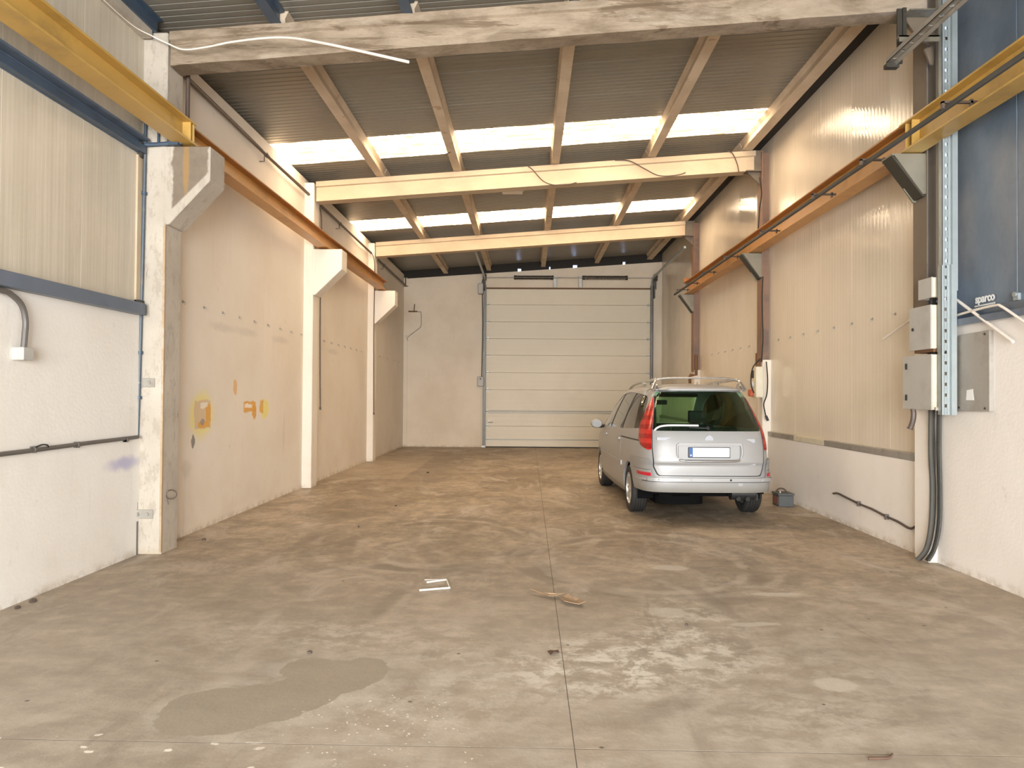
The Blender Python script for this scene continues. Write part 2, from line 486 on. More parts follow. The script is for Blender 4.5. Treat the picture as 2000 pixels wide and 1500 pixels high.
M['glass_rear'] = glass('dark_green_tinted_glass', (.74, .88, .77))
M['glass_side'] = glass('smoked_side_glass', (.30, .30, .25), .16)
M['glass_front'] = glass('green_tinted_windscreen', (.82, 1.0, .86))
M['glass_mirror'] = simple('mirror_glass', (.12, .115, .105), .4, .3, .0)
t = NT('red_lamp_lens')
ob = t.obj()
k = t.n('ShaderNodeTexWave', wave_type='BANDS', bands_direction='Z')
t.set(k.inputs['Vector'], ob)
k.inputs['Scale'].default_value = 2.6
k.inputs['Distortion'].default_value = 1.5
c = t.mix(t.ramp(k.outputs['Fac'], .35, .65), (.30, .006, .006), (.50, .02, .014))
c = t.mix(t.ramp(t.xyz(ob)[2], 1.40, 1.62), c, (.66, .10, .09))
M['lens'] = t.out(c, .2, 0, .4, .3)
M['reflector'] = simple('red_reflector', (.48, .015, .03), .2, 0, .2, 60)
M['lamp_chrome'] = simple('lamp_reflector', (.75, .60, .58), .2, .6)
M['chrome'] = simple('brushed_roof_rail', (.66, .655, .64), .22, .9, .03)
M['alloy'] = simple('alloy_wheel', (.60, .585, .55), .32, .75, .06, 5)
M['plate'] = simple('white_number_plate', (.60, .61, .63), .35, 0, .02)
M['plate_blue'] = simple('blue_plate_band', (.03, .11, .32), .4, 0, .05)
M['pitch'] = simple('matt_black_underside', (.006, .006, .006), .95, 0, .1, 6, 0, None, .05)
M['interior'] = simple('dark_car_interior', (.018, .018, .018), .8, 0, .2)
M['reflection_pale'] = simple('pale_glass_reflection', (.80, .80, .82), .5, 0, .03)  # colour of the reflection band on the rear glass
M['badge'] = simple('pale_badge', (.40, .41, .44), .5, .2, .03)

# ------------------------------------------------------------------ mesh helpers


class G:
    """collects vertices and faces"""

    def __init__(self):
        self.v = []
        self.f = []

    def box(self, x0, x1, y0, y1, z0, z1):
        b = len(self.v)
        self.v += [(x, y, z) for z in (z0, z1) for y in (y0, y1) for x in (x0, x1)]
        for q in ((0, 2, 3, 1), (4, 5, 7, 6), (0, 1, 5, 4), (2, 6, 7, 3), (0, 4, 6, 2), (1, 3, 7, 5)):
            self.f.append(tuple(b + i for i in q))
        return self

    def quadbox(self, pts):
        """eight corners in box order"""
        b = len(self.v)
        self.v += [tuple(p) for p in pts]
        for q in ((0, 2, 3, 1), (4, 5, 7, 6), (0, 1, 5, 4), (2, 6, 7, 3), (0, 4, 6, 2), (1, 3, 7, 5)):
            self.f.append(tuple(b + i for i in q))
        return self

    def prism(self, poly, axis, a, b):
        """closed polygon (2-D, other two axes in order) extruded along axis 'x','y','z' from a to b"""
        n = len(poly)
        base = len(self.v)
        for k in (a, b):
            for (u, w) in poly:
                self.v.append({'x': (k, u, w), 'y': (u, k, w), 'z': (u, w, k)}[axis])
        self.f.append(tuple(base + i for i in range(n)))
        self.f.append(tuple(base + n + i for i in reversed(range(n))))
        for i in range(n):
            j = (i + 1) % n
            self.f.append((base + i, base + n + i, base + n + j, base + j))
        return self

    def tube(self, pts, r, sides=8, cap=True):
        pts = [Vector(p) for p in pts]
        base = len(self.v)
        n = len(pts)
        rs = r if isinstance(r, (list, tuple)) else [r] * n
        prev = None
        for i, p in enumerate(pts):
            d = (pts[min(i + 1, n - 1)] - pts[max(i - 1, 0)]).normalized()
            if prev is None:
                a = Vector((0, 0, 1)) if abs(d.z) < .9 else Vector((1, 0, 0))
                u = d.cross(a).normalized()
            else:
                u = (prev - d * prev.dot(d)).normalized()
            prev = u
            w = d.cross(u)
            for k in range(sides):
                t = 2 * PI * k / sides
                self.v.append(tuple(p + (u * math.cos(t) + w * math.sin(t)) * rs[i]))
        for i in range(n - 1):
            for k in range(sides):
                a = base + i * sides + k
                b = base + i * sides + (k + 1) % sides
                self.f.append((a, b, b + sides, a + sides))
        if cap:
            self.f.append(tuple(base + k for k in reversed(range(sides))))
            self.f.append(tuple(base + (n - 1) * sides + k for k in range(sides)))
        return self

    def cyl(self, p, q, r, sides=12):
        return self.tube([p, q], r, sides)

    def lathe(self, prof, axis_pt, sides=40, axis='x'):
        """profile of (radius, offset along axis), closed ring, around axis through axis_pt"""
        base = len(self.v)
        n = len(prof)
        for k in range(sides):
            t = 2 * PI * k / sides
            for (r, o) in prof:
                a, b = r * math.cos(t), r * math.sin(t)
                x, y, z = axis_pt
                self.v.append({'x': (x + o, y + a, z + b), 'y': (x + a, y + o, z + b), 'z': (x + a, y + b, z + o)}[axis])
        for k in range(sides):
            for i in range(n):
                a = base + k * n + i
                b = base + k * n + (i + 1) % n
                c = base + ((k + 1) % sides) * n + (i + 1) % n
                d = base + ((k + 1) % sides) * n + i
                self.f.append((a, b, c, d))
        return self


def spline(pts, n=8):
    """Catmull-Rom through points"""
    P = [Vector(p) for p in pts]
    out = []
    for i in range(len(P) - 1):
        p0, p1, p2, p3 = P[max(i - 1, 0)], P[i], P[i + 1], P[min(i + 2, len(P) - 1)]
        for k in range(n):
            t = k / n
            out.append(0.5 * ((2 * p1) + (p2 - p0) * t + (2 * p0 - 5 * p1 + 4 * p2 - p3) * t * t + (3 * p1 - p0 - 3 * p2 + p3) * t ** 3))
    out.append(P[-1])
    return out


def finish(me, mat, smooth=None, bevel=0):
    bm = bmesh.new()
    bm.from_mesh(me)
    bmesh.ops.recalc_face_normals(bm, faces=bm.faces)
    if bevel:
        es = [e for e in bm.edges if len(e.link_faces) == 2 and e.calc_face_angle(0) > .6]
        bmesh.ops.bevel(bm, geom=es, offset=bevel, segments=1, affect='EDGES', profile=.5)
    bm.to_mesh(me)
    bm.free()
    me.materials.clear()
    me.materials.append(mat)
    if smooth:
        me.shade_smooth()
        me.set_sharp_from_angle(angle=math.radians(smooth))


ROOTLOC = {}


def obj(name, g, mat, parent=None, smooth=None, bevel=0, local=False):
    """one mesh object; geometry given in world coordinates unless local"""
    me = bpy.data.meshes.new(name)
    vs = g.v
    if parent is not None:
        o0 = Vector((0, 0, 0)) if local else ROOTLOC.get(parent.name, Vector((0, 0, 0)))
    else:
        xs = [v[0] for v in vs]
        ys = [v[1] for v in vs]
        zs = [v[2] for v in vs]
        o0 = Vector(((min(xs) + max(xs)) / 2, (min(ys) + max(ys)) / 2, min(zs)))
    me.from_pydata([(v[0] - o0.x, v[1] - o0.y, v[2] - o0.z) for v in vs], [], g.f)
    finish(me, mat, smooth, bevel)
    o = bpy.data.objects.new(name, me)
    COL.objects.link(o)
    if parent is None:
        o.location = o0
        ROOTLOC[o.name] = o0
    else:
        o.parent = parent
        ROOTLOC[o.name] = o0
    return o


def piece(name, me, parent, loc):
    """another copy of a shared mesh as a part (loc in world)"""
    o = bpy.data.objects.new(name, me)
    COL.objects.link(o)
    o.parent = parent
    o.location = Vector(loc) - ROOTLOC.get(parent.name, Vector((0, 0, 0)))
    return o


def tag(o, label, cat, group=None, kind='thing'):
    o['label'] = label
    o['category'] = cat
    o['kind'] = kind
    if group:
        o['group'] = group
    return o


def thing(name, label, cat, loc, group=None):
    o = bpy.data.objects.new(name, None)
    o.empty_display_size = .1
    COL.objects.link(o)
    o.location = loc
    ROOTLOC[o.name] = Vector(loc)
    return tag(o, label, cat, group)


def struct(o, label=None):
    o['kind'] = 'structure'
    if label:
        o['label'] = label
    return o


# ------------------------------------------------------------------ layout constants (metres)
YB = 22.87                       # far wall
Y1, Y2, Y3 = 7.37, 12.65, 17.74  # the three frames
XL, XR = -3.87, 4.06
YF = -7.0                        # wall behind the photographer


def zroof(x, z0):
    return z0 + .072 * (x + 3.7)


# ------------------------------------------------------------------ floor
g = G().box(-4.2, 4.4, YF, YB + .3, -.30, -.0006)
floor = struct(obj('floor', g, M['joint']), 'worn stained concrete floor with cut joints')
ycuts = [YF, -1.6, 3.43, 8.6, 13.75, 18.6, YB + .25]
for (xa, xb) in ((-4.15, .2203), (.2247, 4.35)):
    for a, b in zip(ycuts, ycuts[1:]):
        g = G().box(xa, xb, a + .003, b - .003, -.02, 0)
        obj('slab', g, M['floor'], floor)

# ------------------------------------------------------------------ left wall
g = G().box(-4.15, XL, Y1 + .3, YB, -.05, 5.32)
g.box(-4.15, -3.89, YF, Y1, -.05, 2.46)
wl = struct(obj('wall_left', g, M['wall']), 'cream plastered wall on the left')
ribs = []


def ribbed(width, n, depth, flat=.7, edge=.012):
    """half profile of a ribbed panel: list of (u, depth) from 0 to width, V joints at both edges"""
    pr = [(0, -edge)]
    pr.append((edge * .7, 0))
    step = (width - 2 * edge) / n
    for i in range(n):
        u = edge + i * step
        if i:
            pr += [(u - step * (1 - flat) / 2, 0), (u, -depth), (u + step * (1 - flat) / 2, 0)]
    pr += [(width - edge * .7, 0), (width, -edge)]
    return pr


# cladding panels of the near bay above the lower blue rail, left
pr = ribbed(1.0, 20, .0004, .5, .003)
k = 0
y = Y1
while y > YF + .5:
    poly = [(-3.905 + d, y - u) for (u, d) in pr]
    poly += [(-4.1, y - 1.0), (-4.1, y)]
    obj('cladding_panel', G().prism(poly, 'z', 2.46, 5.40), M['panel_left'], wl)
    y -= 1.0
# row of fixing hooks along the far bays
hk = G()
hk.cyl((0, 0, 0), (.012, 0, 0), .017, 10)
hk.tube([(.012, 0, 0), (.03, 0, -.003), (.034, 0, -.02), (.025, 0, -.034)], .005, 6)
h0 = None
for y in [8.2 + .54 * i for i in range(9)] + [13.92 + .525 * i for i in range(7)] + [18.6 + .55 * i for i in range(7)]:
    z = 2.635 - .0035 * (y - 8.2)
    if h0 is None:
        h0 = obj('hook', hk, M['galv_dull'], wl, 40, local=True)
        h0.location = Vector((XL - .003, y, z)) - ROOTLOC['wall_left']
    else:
        piece('hook', h0.data, wl, (XL - .003, y, z))

# added light-tight strip in the wall-top gap, dark for its shadow line
g = G().box(-4.2, -4.02, YF, YB + .2, 5.25, 5.6)
struct(obj('trim_1', g, M['sheet_dark']), 'added dark strip for the shaded gap under the low roof edge')

# ------------------------------------------------------------------ right wall
g = G().box(XR - .03, 4.35, Y1 + .25, YB, -.05, .985)
g.box(4.03, 4.35, YF, Y1 + .25, -.05, 2.33)
wr = struct(obj('wall_right', g, M['wall_white']), 'white plastered lower wall on the right')
pr = ribbed(1.0, 11, .0007, .4, .004)
y = Y1 + .1
first = None
i = 0
while y < YB - .05:
    w = min(1.0, YB - y)
    poly = [(4.085 - d, y + u) for (u, d) in pr if u <= w + 1e-6] + [(4.3, y + w), (4.3, y)]
    obj('cladding_panel', G().prism(poly, 'z', .98, 6.06), M['panel'], wr)
    y += 1.0
    i += 1
# flashing strip at the foot of the cladding
seg = [(7.72, 10.2, 'galv_dull'), (10.2, 11.35, 'box_cream'), (11.35, 12.55, 'galv_dull'), (12.95, 17.7, 'galv_dull'), (18.05, YB - .02, 'galv_dull')]
for (a, b, m) in seg:
    obj('flashing', G().box(4.022, 4.09, a, b, .955, 1.035), M[m], wr, bevel=.004)
hr = [8.35 + .55 * i for i in range(8)] + [13.8 + .555 * i for i in range(6)]
for y in hr:
    o = piece('hook', h0.data, wr, (4.09, y, 2.55))
    o.rotation_euler = (0, 0, PI)
# blue panels of the near bay with their ledge
pr = ribbed(.98, 1, .002)
y = Y1 + .05 - .13
while y > YF + .5:
    poly = [(4.10 - d, y - u) for (u, d) in pr] + [(4.3, y - .98), (4.3, y)]
    obj('blue_panel', G().prism(poly, 'z', 2.40, 6.06), M['blue_panel'], wr)
    y -= .98
obj('ledge', G().prism([(4.2, 2.30), (3.985, 2.30), (3.985, 2.335), (4.03, 2.345), (4.05, 2.43), (4.2, 2.45)], 'y', YF, 7.16), M['blue'], wr)
obj('ledge_angle', G().box(3.975, 3.99, YF, 7.16, 2.29, 2.35), M['blue_light'], wr)

# ------------------------------------------------------------------ far wall with its opening
DX0, DX1, DZ = -1.30, 3.72, 4.90


def wz(x):
    return 5.20 + .0688 * (x + 3.7)


g = G()
def wallseg(x0, x1, zb):
    g.quadbox([(x0, YB, zb), (x1, YB, zb), (x0, YB + .25, zb), (x1, YB + .25, zb), (x0, YB, wz(x0)), (x1, YB, wz(x1)), (x0, YB + .25, wz(x0)), (x1, YB + .25, wz(x1))])
wallseg(-3.775, DX0, -.05)
wallseg(DX1, 4.35, -.05)
wallseg(DX0, DX1, DZ)
# sliver closing the left corner above and below the daylight slit
g.box(-4.15, -3.775, YB, YB + .25, 3.45, 5.22)
g.box(-4.15, -3.775, YB, YB + .25, -.05, .25)
g.box(-4.15, -3.79, YB + .02, YB + .25, .2, 3.5)
wb = struct(obj('wall_back', g, M['back_wall']), 'cream far wall around the loading door')
# dark foam closure over the far wall, with the gaps that let daylight in
g = G()
holes = [(-.30, .10), (1.42, .13), (.64, .03), (2.93, .09)]
xs = -4.2
for (hx, hw) in sorted(holes):
    for (a, b) in ((xs, hx - hw / 2),):
        g.quadbox([(a, YB + .02, wz(a)), (b, YB + .02, wz(b)), (a, YB + .2, wz(a)), (b, YB + .2, wz(b)), (a, YB + .02, zroof(a, 5.50)), (b, YB + .02, zroof(b, 5.50)), (a, YB + .2, zroof(a, 5.50)), (b, YB + .2, zroof(b, 5.50))])
    a, b = hx - hw / 2, hx + hw / 2
    zt = wz(hx) + .10
    g.box(a, b, YB + .02, YB + .2, zt, zroof(hx, 5.50))
    xs = b
a, b = xs, 4.4
g.quadbox([(a, YB + .02, wz(a)), (b, YB + .02, wz(b)), (a, YB + .2, wz(a)), (b, YB + .2, wz(b)), (a, YB + .02, zroof(a, 5.50)), (b, YB + .02, zroof(b, 5.50)), (a, YB + .2, zroof(a, 5.50)), (b, YB + .2, zroof(b, 5.50))])
struct(obj('trim_2', g, M['sheet_dark']), 'dark foam closure above the far wall with daylight gaps')
# wall behind the photographer, with its open doorway
g = G()
g.box(-4.2, -2.5, YF - .25, YF, -.05, 6.2)
g.box(2.9, 4.4, YF - .25, YF, -.05, 6.2)
g.box(-2.5, 2.9, YF - .25, YF, 4.2, 6.2)
g.box(-2.5, 2.9, YF - .30, YF - .25, -.05, 4.2)
struct(obj('wall_front', g, M['wall_white']), 'wall behind the photographer')

# pale corner upright of the far wall
struct(obj('trim_3', G().box(-3.80, -3.745, YB - .03, YB + .02, .0, 3.35), M['back_wall']), 'thin plaster upright in the far left corner')
# cream strip between the near-left cladding and first pillar
struct(obj('trim_4', G().box(-3.97, -3.885, Y1 - .12, Y1 + .02, 2.47, 3.98), M['cream']), 'narrow cream strip between left cladding and first pillar')

# ------------------------------------------------------------------ roof sheets and rooflights
ceil = bpy.data.objects.new('ceiling', None)
COL.objects.link(ceil)
struct(ceil, 'sloping roof of ribbed grey sheets')
PW = 1.0105


def sheet_geo(y0, y1, n=9, depth=.006):
    w = y1 - y0
    pr = [(0, .02), (.012, 0)]
    step = w / n
    for i in range(1, n):
        u = i * step
        pr += [(u - .016, 0), (u - .008, depth), (u + .008, depth), (u + .016, 0)]
    pr += [(w - .012, 0), (w, .02)]
    base = []
    g = G()
    xa, xb = -4.25, 4.4
    n0 = len(pr)
    for x in (xa, xb):
        for (u, d) in pr:
            g.v.append((x, y0 + u, zroof(x, 5.45) + d))
    for x in (xa, xb):
        g.v.append((x, y0, zroof(x, 5.54)))
        g.v.append((x, y1, zroof(x, 5.54)))
    for i in range(n0 - 1):
        g.f.append((i, i + 1, n0 + i + 1, n0 + i))
    t = 2 * n0
    g.f.append((t, t + 2, t + 3, t + 1))
    g.f.append((0, n0, t + 2, t))
    g.f.append((n0 - 1, t + 1, t + 3, 2 * n0 - 1))
    g.f.append(tuple(range(n0)) + (t + 1, t))
    g.f.append(tuple(range(n0, 2 * n0)) + (t + 3, t + 2))
    return g


bounds = [12.255 + PW * k for k in range(-20, 12)]
win = 0
for a in bounds:
    b = a + PW
    if a > YB + .3 or b < YF - .3:
        continue
    mid = (a + b) / 2
    if any(abs(mid - (11.75 + 5.0525 * k)) < .3 for k in (0, 1)):
        win += 1
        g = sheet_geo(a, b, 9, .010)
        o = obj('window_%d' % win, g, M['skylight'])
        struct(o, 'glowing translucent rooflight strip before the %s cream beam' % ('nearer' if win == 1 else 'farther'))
    else:
        obj('roof_sheet', sheet_geo(a, b), M['sheet'], ceil)
# dark strip added for the shadow beside the last purlin, covering the roof there
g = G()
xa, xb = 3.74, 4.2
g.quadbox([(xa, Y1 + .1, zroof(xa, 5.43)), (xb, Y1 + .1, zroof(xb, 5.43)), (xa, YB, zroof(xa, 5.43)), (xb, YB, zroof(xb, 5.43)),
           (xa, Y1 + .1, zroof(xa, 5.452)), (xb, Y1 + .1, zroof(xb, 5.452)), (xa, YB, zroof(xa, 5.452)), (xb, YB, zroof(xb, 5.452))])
struct(obj('trim_5', g, M['sheet_dark']), 'dark strip painted as shadow along the top of the right wall')
PX = [-2.57, -1.24, .434, 2.08, 3.70]


def purlin_geo(x, y0, y1, hw=.07):
    zb = zroof(x, 5.272)
    g = G()
    poly = [(x - hw, zb), (x + hw, zb), (x + hw * .75, zb + .10), (x + hw * 1.3, zroof(x, 5.452)), (x - hw * 1.3, zroof(x, 5.452)), (x - hw * .75, zb + .10)]
    return g.prism(poly, 'y', y0, y1)


ordn = ['leftmost', 'second from left', 'third from left', 'fourth from left', 'rightmost']
bays = [(Y1 + .12, Y2 + .12, 'between the bare concrete beam and first cream beam'), (Y2 + .14, Y3 + .12, 'between the two cream beams'), (Y3 + .14, YB + .0, 'between the last cream beam and far wall')]
for (a, b, where) in bays:
    for i, x in enumerate(PX):
        o = obj('purlin', purlin_geo(x, a, b, .085 if i == 4 else .07), M['purlin'], bevel=.006)
        tag(o, '%s dusty cream purlin %s' % (ordn[i], where), 'purlin', 'cream concrete purlins under the roof sheets')
for i, x in enumerate([-3.83] + PX):
    hw = .055
    zb = zroof(x, 5.262)
    g = G().prism([(x - hw, zb), (x + hw, zb), (x + hw, zb + .012), (x + .008, zb + .02), (x + .008, zb + .155), (x + hw, zb + .165), (x + hw, zb + .183), (x - hw, zb + .183), (x - hw, zb + .165), (x - .008, zb + .155), (x - .008, zb + .02), (x - hw, zb + .012)], 'y', YF, Y1 + .10)
    o = obj('steel_purlin', g, M['blue'])
    tag(o, '%s blue steel purlin resting on the bare concrete beam' % (['leftmost', 'second from left', 'third from left', 'fourth from left', 'fifth from left', 'rightmost'][i]), 'purlin', 'blue steel purlins over the near bay')
# edge plank of the near bay
g = G().prism([(-3.99, 5.17), (-3.80, 5.17), (-3.80, 5.255), (-3.99, 5.255)], 'y', YF, Y1 - .05)
tag(obj('wall_plate', g, M['pillar']), 'pale concrete edge bar along the top of the near left cladding', 'beam')

# ------------------------------------------------------------------ roof beams


def beam(Y, mat, x0, x1, name, label, rough=0.0):
    g = G()
    n = 26
    # section in (y, z above bottom): web face slightly behind the flange
    h = .335
    sec = [(0.03, 0), (.27, 0), (.27, h - .10), (.30, h - .085), (.30, h), (0, h), (0, h - .085), (.03, h - .10)]
    m = len(sec)
    for i in range(n + 1):
        x = x0 + (x1 - x0) * i / n
        zb = 4.93 + .0715 * (x + 3.7)
        for (dy, dz) in sec:
            q = Vector((x * 3, dy * 5, dz * 9))
            r = mnoise.noise(q) * rough
            g.v.append((x, Y + dy + r, zb + dz + mnoise.noise(q + Vector((5, 5, 5))) * rough))
    for i in range(n):
        for j in range(m):
            k = (j + 1) % m
            g.f.append((i * m + j, i * m + k, (i + 1) * m + k, (i + 1) * m + j))
    g.f.append(tuple(range(m)))
    g.f.append(tuple(n * m + j for j in range(m)))
    o = obj(name, g, mat)
    return tag(o, label, 'beam')


beam(Y1, M['concrete'], -3.65, 3.93, 'roof_beam', 'bare rough concrete roof beam nearest, spanning the top of the hall', .010)
beam(Y2, M['cream'], -3.68, 3.84, 'roof_beam', 'cream painted roof beam beyond the nearer rooflight strip', 0)
beam(Y3, M['cream'], -3.70, 3.72, 'roof_beam', 'cream painted roof beam beyond the farther rooflight strip', 0)

# ------------------------------------------------------------------ left pillars with corbels


def pillar(Y, xw, xf, label, ztop):
    t = thing('concrete_pillar', label, 'pillar', ((xw + xf) / 2, Y + .17, 0))
    obj('shaft', G().box(xw - .12, xf, Y, Y + .35, -.01, ztop), M['pillar'] if Y == Y1 else M['wall'], t, bevel=.012)
    obj('corbel', G().prism([(xf - .02, 4.10), (-3.215, 4.10), (-3.215, 3.755), (xf + .035, 3.31), (xf - .02, 3.31)], 'y', Y - .003, Y + .353), M['pillar'] if Y == Y1 else M['wall'], t, bevel=.008)
    return t


P1 = pillar(Y1, -3.93, -3.665, 'nearest left concrete pillar with scraped paint and bare corbel', 5.26)
pillar(Y2, -3.87, -3.71, 'middle left pillar painted cream with corbel under the crane beam', 5.25)
pillar(Y3, -3.87, -3.72, 'farthest left pillar painted cream with corbel at the crane beam end', 5.25)
obj('edge_strip', G().box(-3.682, -3.662, Y1 - .004, Y1 + .02, .02, 3.3), M['edge'], P1)
# metal clamp plates on the nearest pillar
for z, nm in ((1.715, 'upper'), (.40, 'lower')):
    t = thing('clamp_plate', 'small steel clamp plate bolted to nearest left pillar, %s one' % nm, 'bracket', (-3.83, Y1 - .012, z - .05))
    obj('plate', G().box(-3.93, -3.745, Y1 - .012, Y1 - .001, z - .045, z + .045), M['galv_dull'], t, bevel=.003)
    obj('stud', G().cyl((-3.90, Y1 - .05, z), (-3.90, Y1 - .01, z), .022), M['galv_dull'], t, 40)
    obj('bolt', G().cyl((-3.80, Y1 - .03, z), (-3.80, Y1 - .01, z), .018, 6), M['galv_dull'], t)
    obj('pin', G().tube([(-4.02, Y1 - .04, z + .005), (-3.90, Y1 - .04, z)], .013).cyl((-4.02, Y1 - .04, z), (-3.995, Y1 - .04, z), .022), M['bracket_dark'], t, 40)

# ------------------------------------------------------------------ right steel columns


def column(Y, label, tint='primer'):
    t = thing('steel_column', label, 'column', (4.02, Y + .13, 0))
    x0, x1 = 3.93, 4.105
    g = G()
    g.box(x0, x0 + .014, Y, Y + .26, 2.2, 5.78)
    g.box(x1 - .014, x1, Y, Y + .26, 2.2, 5.78)
    g.box(x0 + .012, x1 - .012, Y + .12, Y + .135, 2.2, 5.78)
    obj('shaft', g, M[tint], t)
    obj('plinth', G().box(3.945, 4.11, Y + .0, Y + .27, -.01, 2.24), M['wall_white'] if Y < 9 else M['wall'], t, bevel=.01)
    # crane bracket: top plate, sloping plate and web
    zt = 4.045
    g = G().box(3.60, 3.932, Y + .02, Y + .24, zt - .016, zt)
    obj('bracket_plate', g, M['bracket'], t)
    g = G().prism([(3.60, zt - .02), (3.615, zt - .02), (3.932, 3.66), (3.932, 3.62), (3.905, 3.62)], 'y', Y + .03, Y + .23)
    obj('bracket_slope', g, M['bracket_dark'], t)
    g = G().prism([(3.62, zt - .016), (3.932, zt - .016), (3.932, 3.64), (3.90, 3.64)], 'y', Y + .012, Y + .032)
    g.prism([(3.80, zt - .3), (3.932, zt - .3), (3.932, 3.60), (3.90, 3.60)], 'y', Y + .20, Y + .22)
    obj('bracket_web', g, M['bracket'], t)
    # haunch under the roof beam
    zb = 4.93 + .0715 * (3.93 + 3.7)
    g = G().prism([(3.70, zb - .015), (3.93, zb), (3.93, zb - .24)], 'y', Y + .11, Y + .14)
    g.box(3.68, 3.94, Y + .03, Y + .23, zb - .03, zb - .012)
    obj('haunch', g, M['primer_dark'] if Y > 8 else M['bracket'], t)
    return t


column(Y1 + .04, 'nearest steel column on the right, behind the grey cabinets', 'primer_dark')
column(Y2 - .05, 'middle red brown steel column on the right beyond the cabinets')
column(Y3 + .02, 'farthest steel column on the right, near the loading door', 'primer')
for Y, nm in ((Y2 + .02, 'nearer'), (Y3 + .05, 'farther')):
    zb = 4.93 + .0715 * (3.83 + 3.7)
    g = G().box(3.70 if Y > 15 else 3.82, 3.95, Y, Y + .22, zb - .01, zb + .34)
    tag(obj('end_plate', g, M['primer_dark']), 'dark steel end seat joining the %s cream beam to its column' % nm, 'bracket')

# ------------------------------------------------------------------ crane beams


def ibeam(xc, w, z0, z1, y0, y1, mat, name, label, mat2=None):
    t = thing(name, label, 'beam', (xc, (y0 + y1) / 2, z0))
    hw = w / 2
    tf = .02
    obj('web', G().box(xc - .007, xc + .007, y0, y1, z0 + tf, z1 - tf), mat, t)
    obj('top_flange', G().box(xc - hw, xc + hw, y0, y1, z1 - tf, z1), mat2 or mat, t, bevel=.003)
    obj('bottom_flange', G().box(xc - hw, xc + hw, y0, y1, z0, z0 + tf), mat, t, bevel=.003)
    return t


t = ibeam(-3.49, .20, 4.125, 4.35, YF + .5, 7.44, M['yellow'], 'crane_beam', 'yellow crane beam on the left wall, nearest to the photographer')
obj('stiffener', G().box(-3.485, -3.40, 7.40, 7.415, 4.145, 4.33).box(-3.485, -3.40, 7.33, 7.338, 4.145, 4.33), M['yellow'], t)
ibeam(-3.55, .19, 4.125, 4.35, 7.46, 17.98, M['orange'], 'crane_beam', 'orange brown crane beam on the left corbels, past the first pillar', M['orange_dark'])
t = ibeam(3.80, .20, 4.055, 4.35, YF + .5, 7.50, M['yellow'], 'crane_beam', 'yellow crane beam on the right, crossing the blue panels')
obj('stiffener', G().box(3.72, 3.795, 7.40, 7.412, 4.075, 4.33).box(3.72, 3.795, 7.28, 7.29, 4.075, 4.33), M['yellow'], t)
t = ibeam(3.82, .20, 4.055, 4.35, 7.52, 17.95, M['orange'], 'crane_beam', 'orange brown crane beam on the right columns, past the cabinets', M['orange_dark'])
obj('end_stop', G().box(3.72, 3.90, 17.90, 17.96, 4.35, 4.46), M['orange_dark'], t)
# bearing packs on the left corbels
for Y, nm in ((Y1 + .1, 'nearest'), (Y2 + .12, 'middle'), (Y3 + .12, 'farthest')):
    g = G().box(-3.66, -3.40, Y, Y + .16, 4.10, 4.126).box(-3.63, -3.60, Y - .03, Y + .19, 4.10, 4.14)
    tag(obj('bearing_plate', g, M['rust']), 'rusty bearing plate under the crane beam on the %s left corbel' % nm, 'plate')
# conductor bar on the right
t = thing('conductor_bar', 'long grey conductor bar held beside the right crane beam', 'bar', (3.57, 9, 4.1))
obj('bar', G().box(3.545, 3.585, 1.5, 18.25, 4.085, 4.125), M['cable_grey'], t, bevel=.006)
for y in (4.3, 6.35, 7.9, 9.25, 11.3, 13.4, 15.1, 16.6, 17.6):
    obj('holder', G().box(3.50, 3.80, y, y + .03, 4.125, 4.145).box(3.50, 3.52, y, y + .03, 4.08, 4.14).box(3.74, 3.76, y, y + .03, 4.07, 4.16), M['dark_pipe'], t)

# ------------------------------------------------------------------ left wall pipes and rails
t = thing('wall_conduit', 'long brown conduit pipe clipped along the top of the left wall', 'pipe', (-3.8, 15, 4.95))
obj('pipe', G().tube([(-3.66, 7.5, 5.16), (-3.70, 7.75, 5.13), (-3.80, 7.95, 5.10), (-3.80, 10.6, 5.055), (-3.80, 15, 5.03), (-3.80, 19, 4.99), (-3.80, 22.75, 4.965)], .025), M['dark_pipe'], t, 40)
for y, z in ((10.5, 5.055), (14.7, 5.03), (19.2, 4.99)):
    obj('bracket', G().tube([(-3.87, y, z - .12), (-3.80, y, z - .12), (-3.80, y, z - .02)], .008, 6), M['dark_pipe'], t)
    obj('coupling', G().cyl((-3.80, y + .06, z), (-3.80, y + .14, z), .033), M['dark_pipe'], t, 40)
obj('drop', G().tube([(-3.80, 22.72, 4.965), (-3.80, 22.72, 5.2)], .018, 6).box(-3.88, -3.72, 22.70, 22.74, 4.93, 4.95), M['dark_pipe'], t)
# dark steel drop behind the nearest pillar
tag(obj('post_pipe', G().cyl((-3.64, Y1 + .40, 4.36), (-3.64, Y1 + .40, 5.18), .022).tube([(-3.64, Y1 + .4, 5.16), (-3.55, Y1 + .5, 5.12), (-3.52, Y1 + .55, 5.25)], .02), M['dark_pipe'], smooth=40), 'dark vertical pipe behind the top of nearest left pillar', 'pipe')
for (x, y, z0, z1, nm) in ((-3.69, Y2 + .42, 1.36, 5.0, 'middle'), (-3.70, Y3 - .06, 1.15, 5.0, 'farthest')):
    g = G().tube(spline([(x - .08, y, z1), (x - .02, y, z1 - .15), (x, y, z1 - .5), (x - .01, y, 3.2), (x, y, 2.0), (x + .01, y, z0)], 5), .011, 6)
    g.cyl((x + .01, y, z0 - .03), (x + .01, y, z0 + .02), .018)
    tag(obj('drop_cable', g, M['dark_pipe'], smooth=40), 'thin dark cable hanging down beside the %s left pillar' % nm, 'cable')

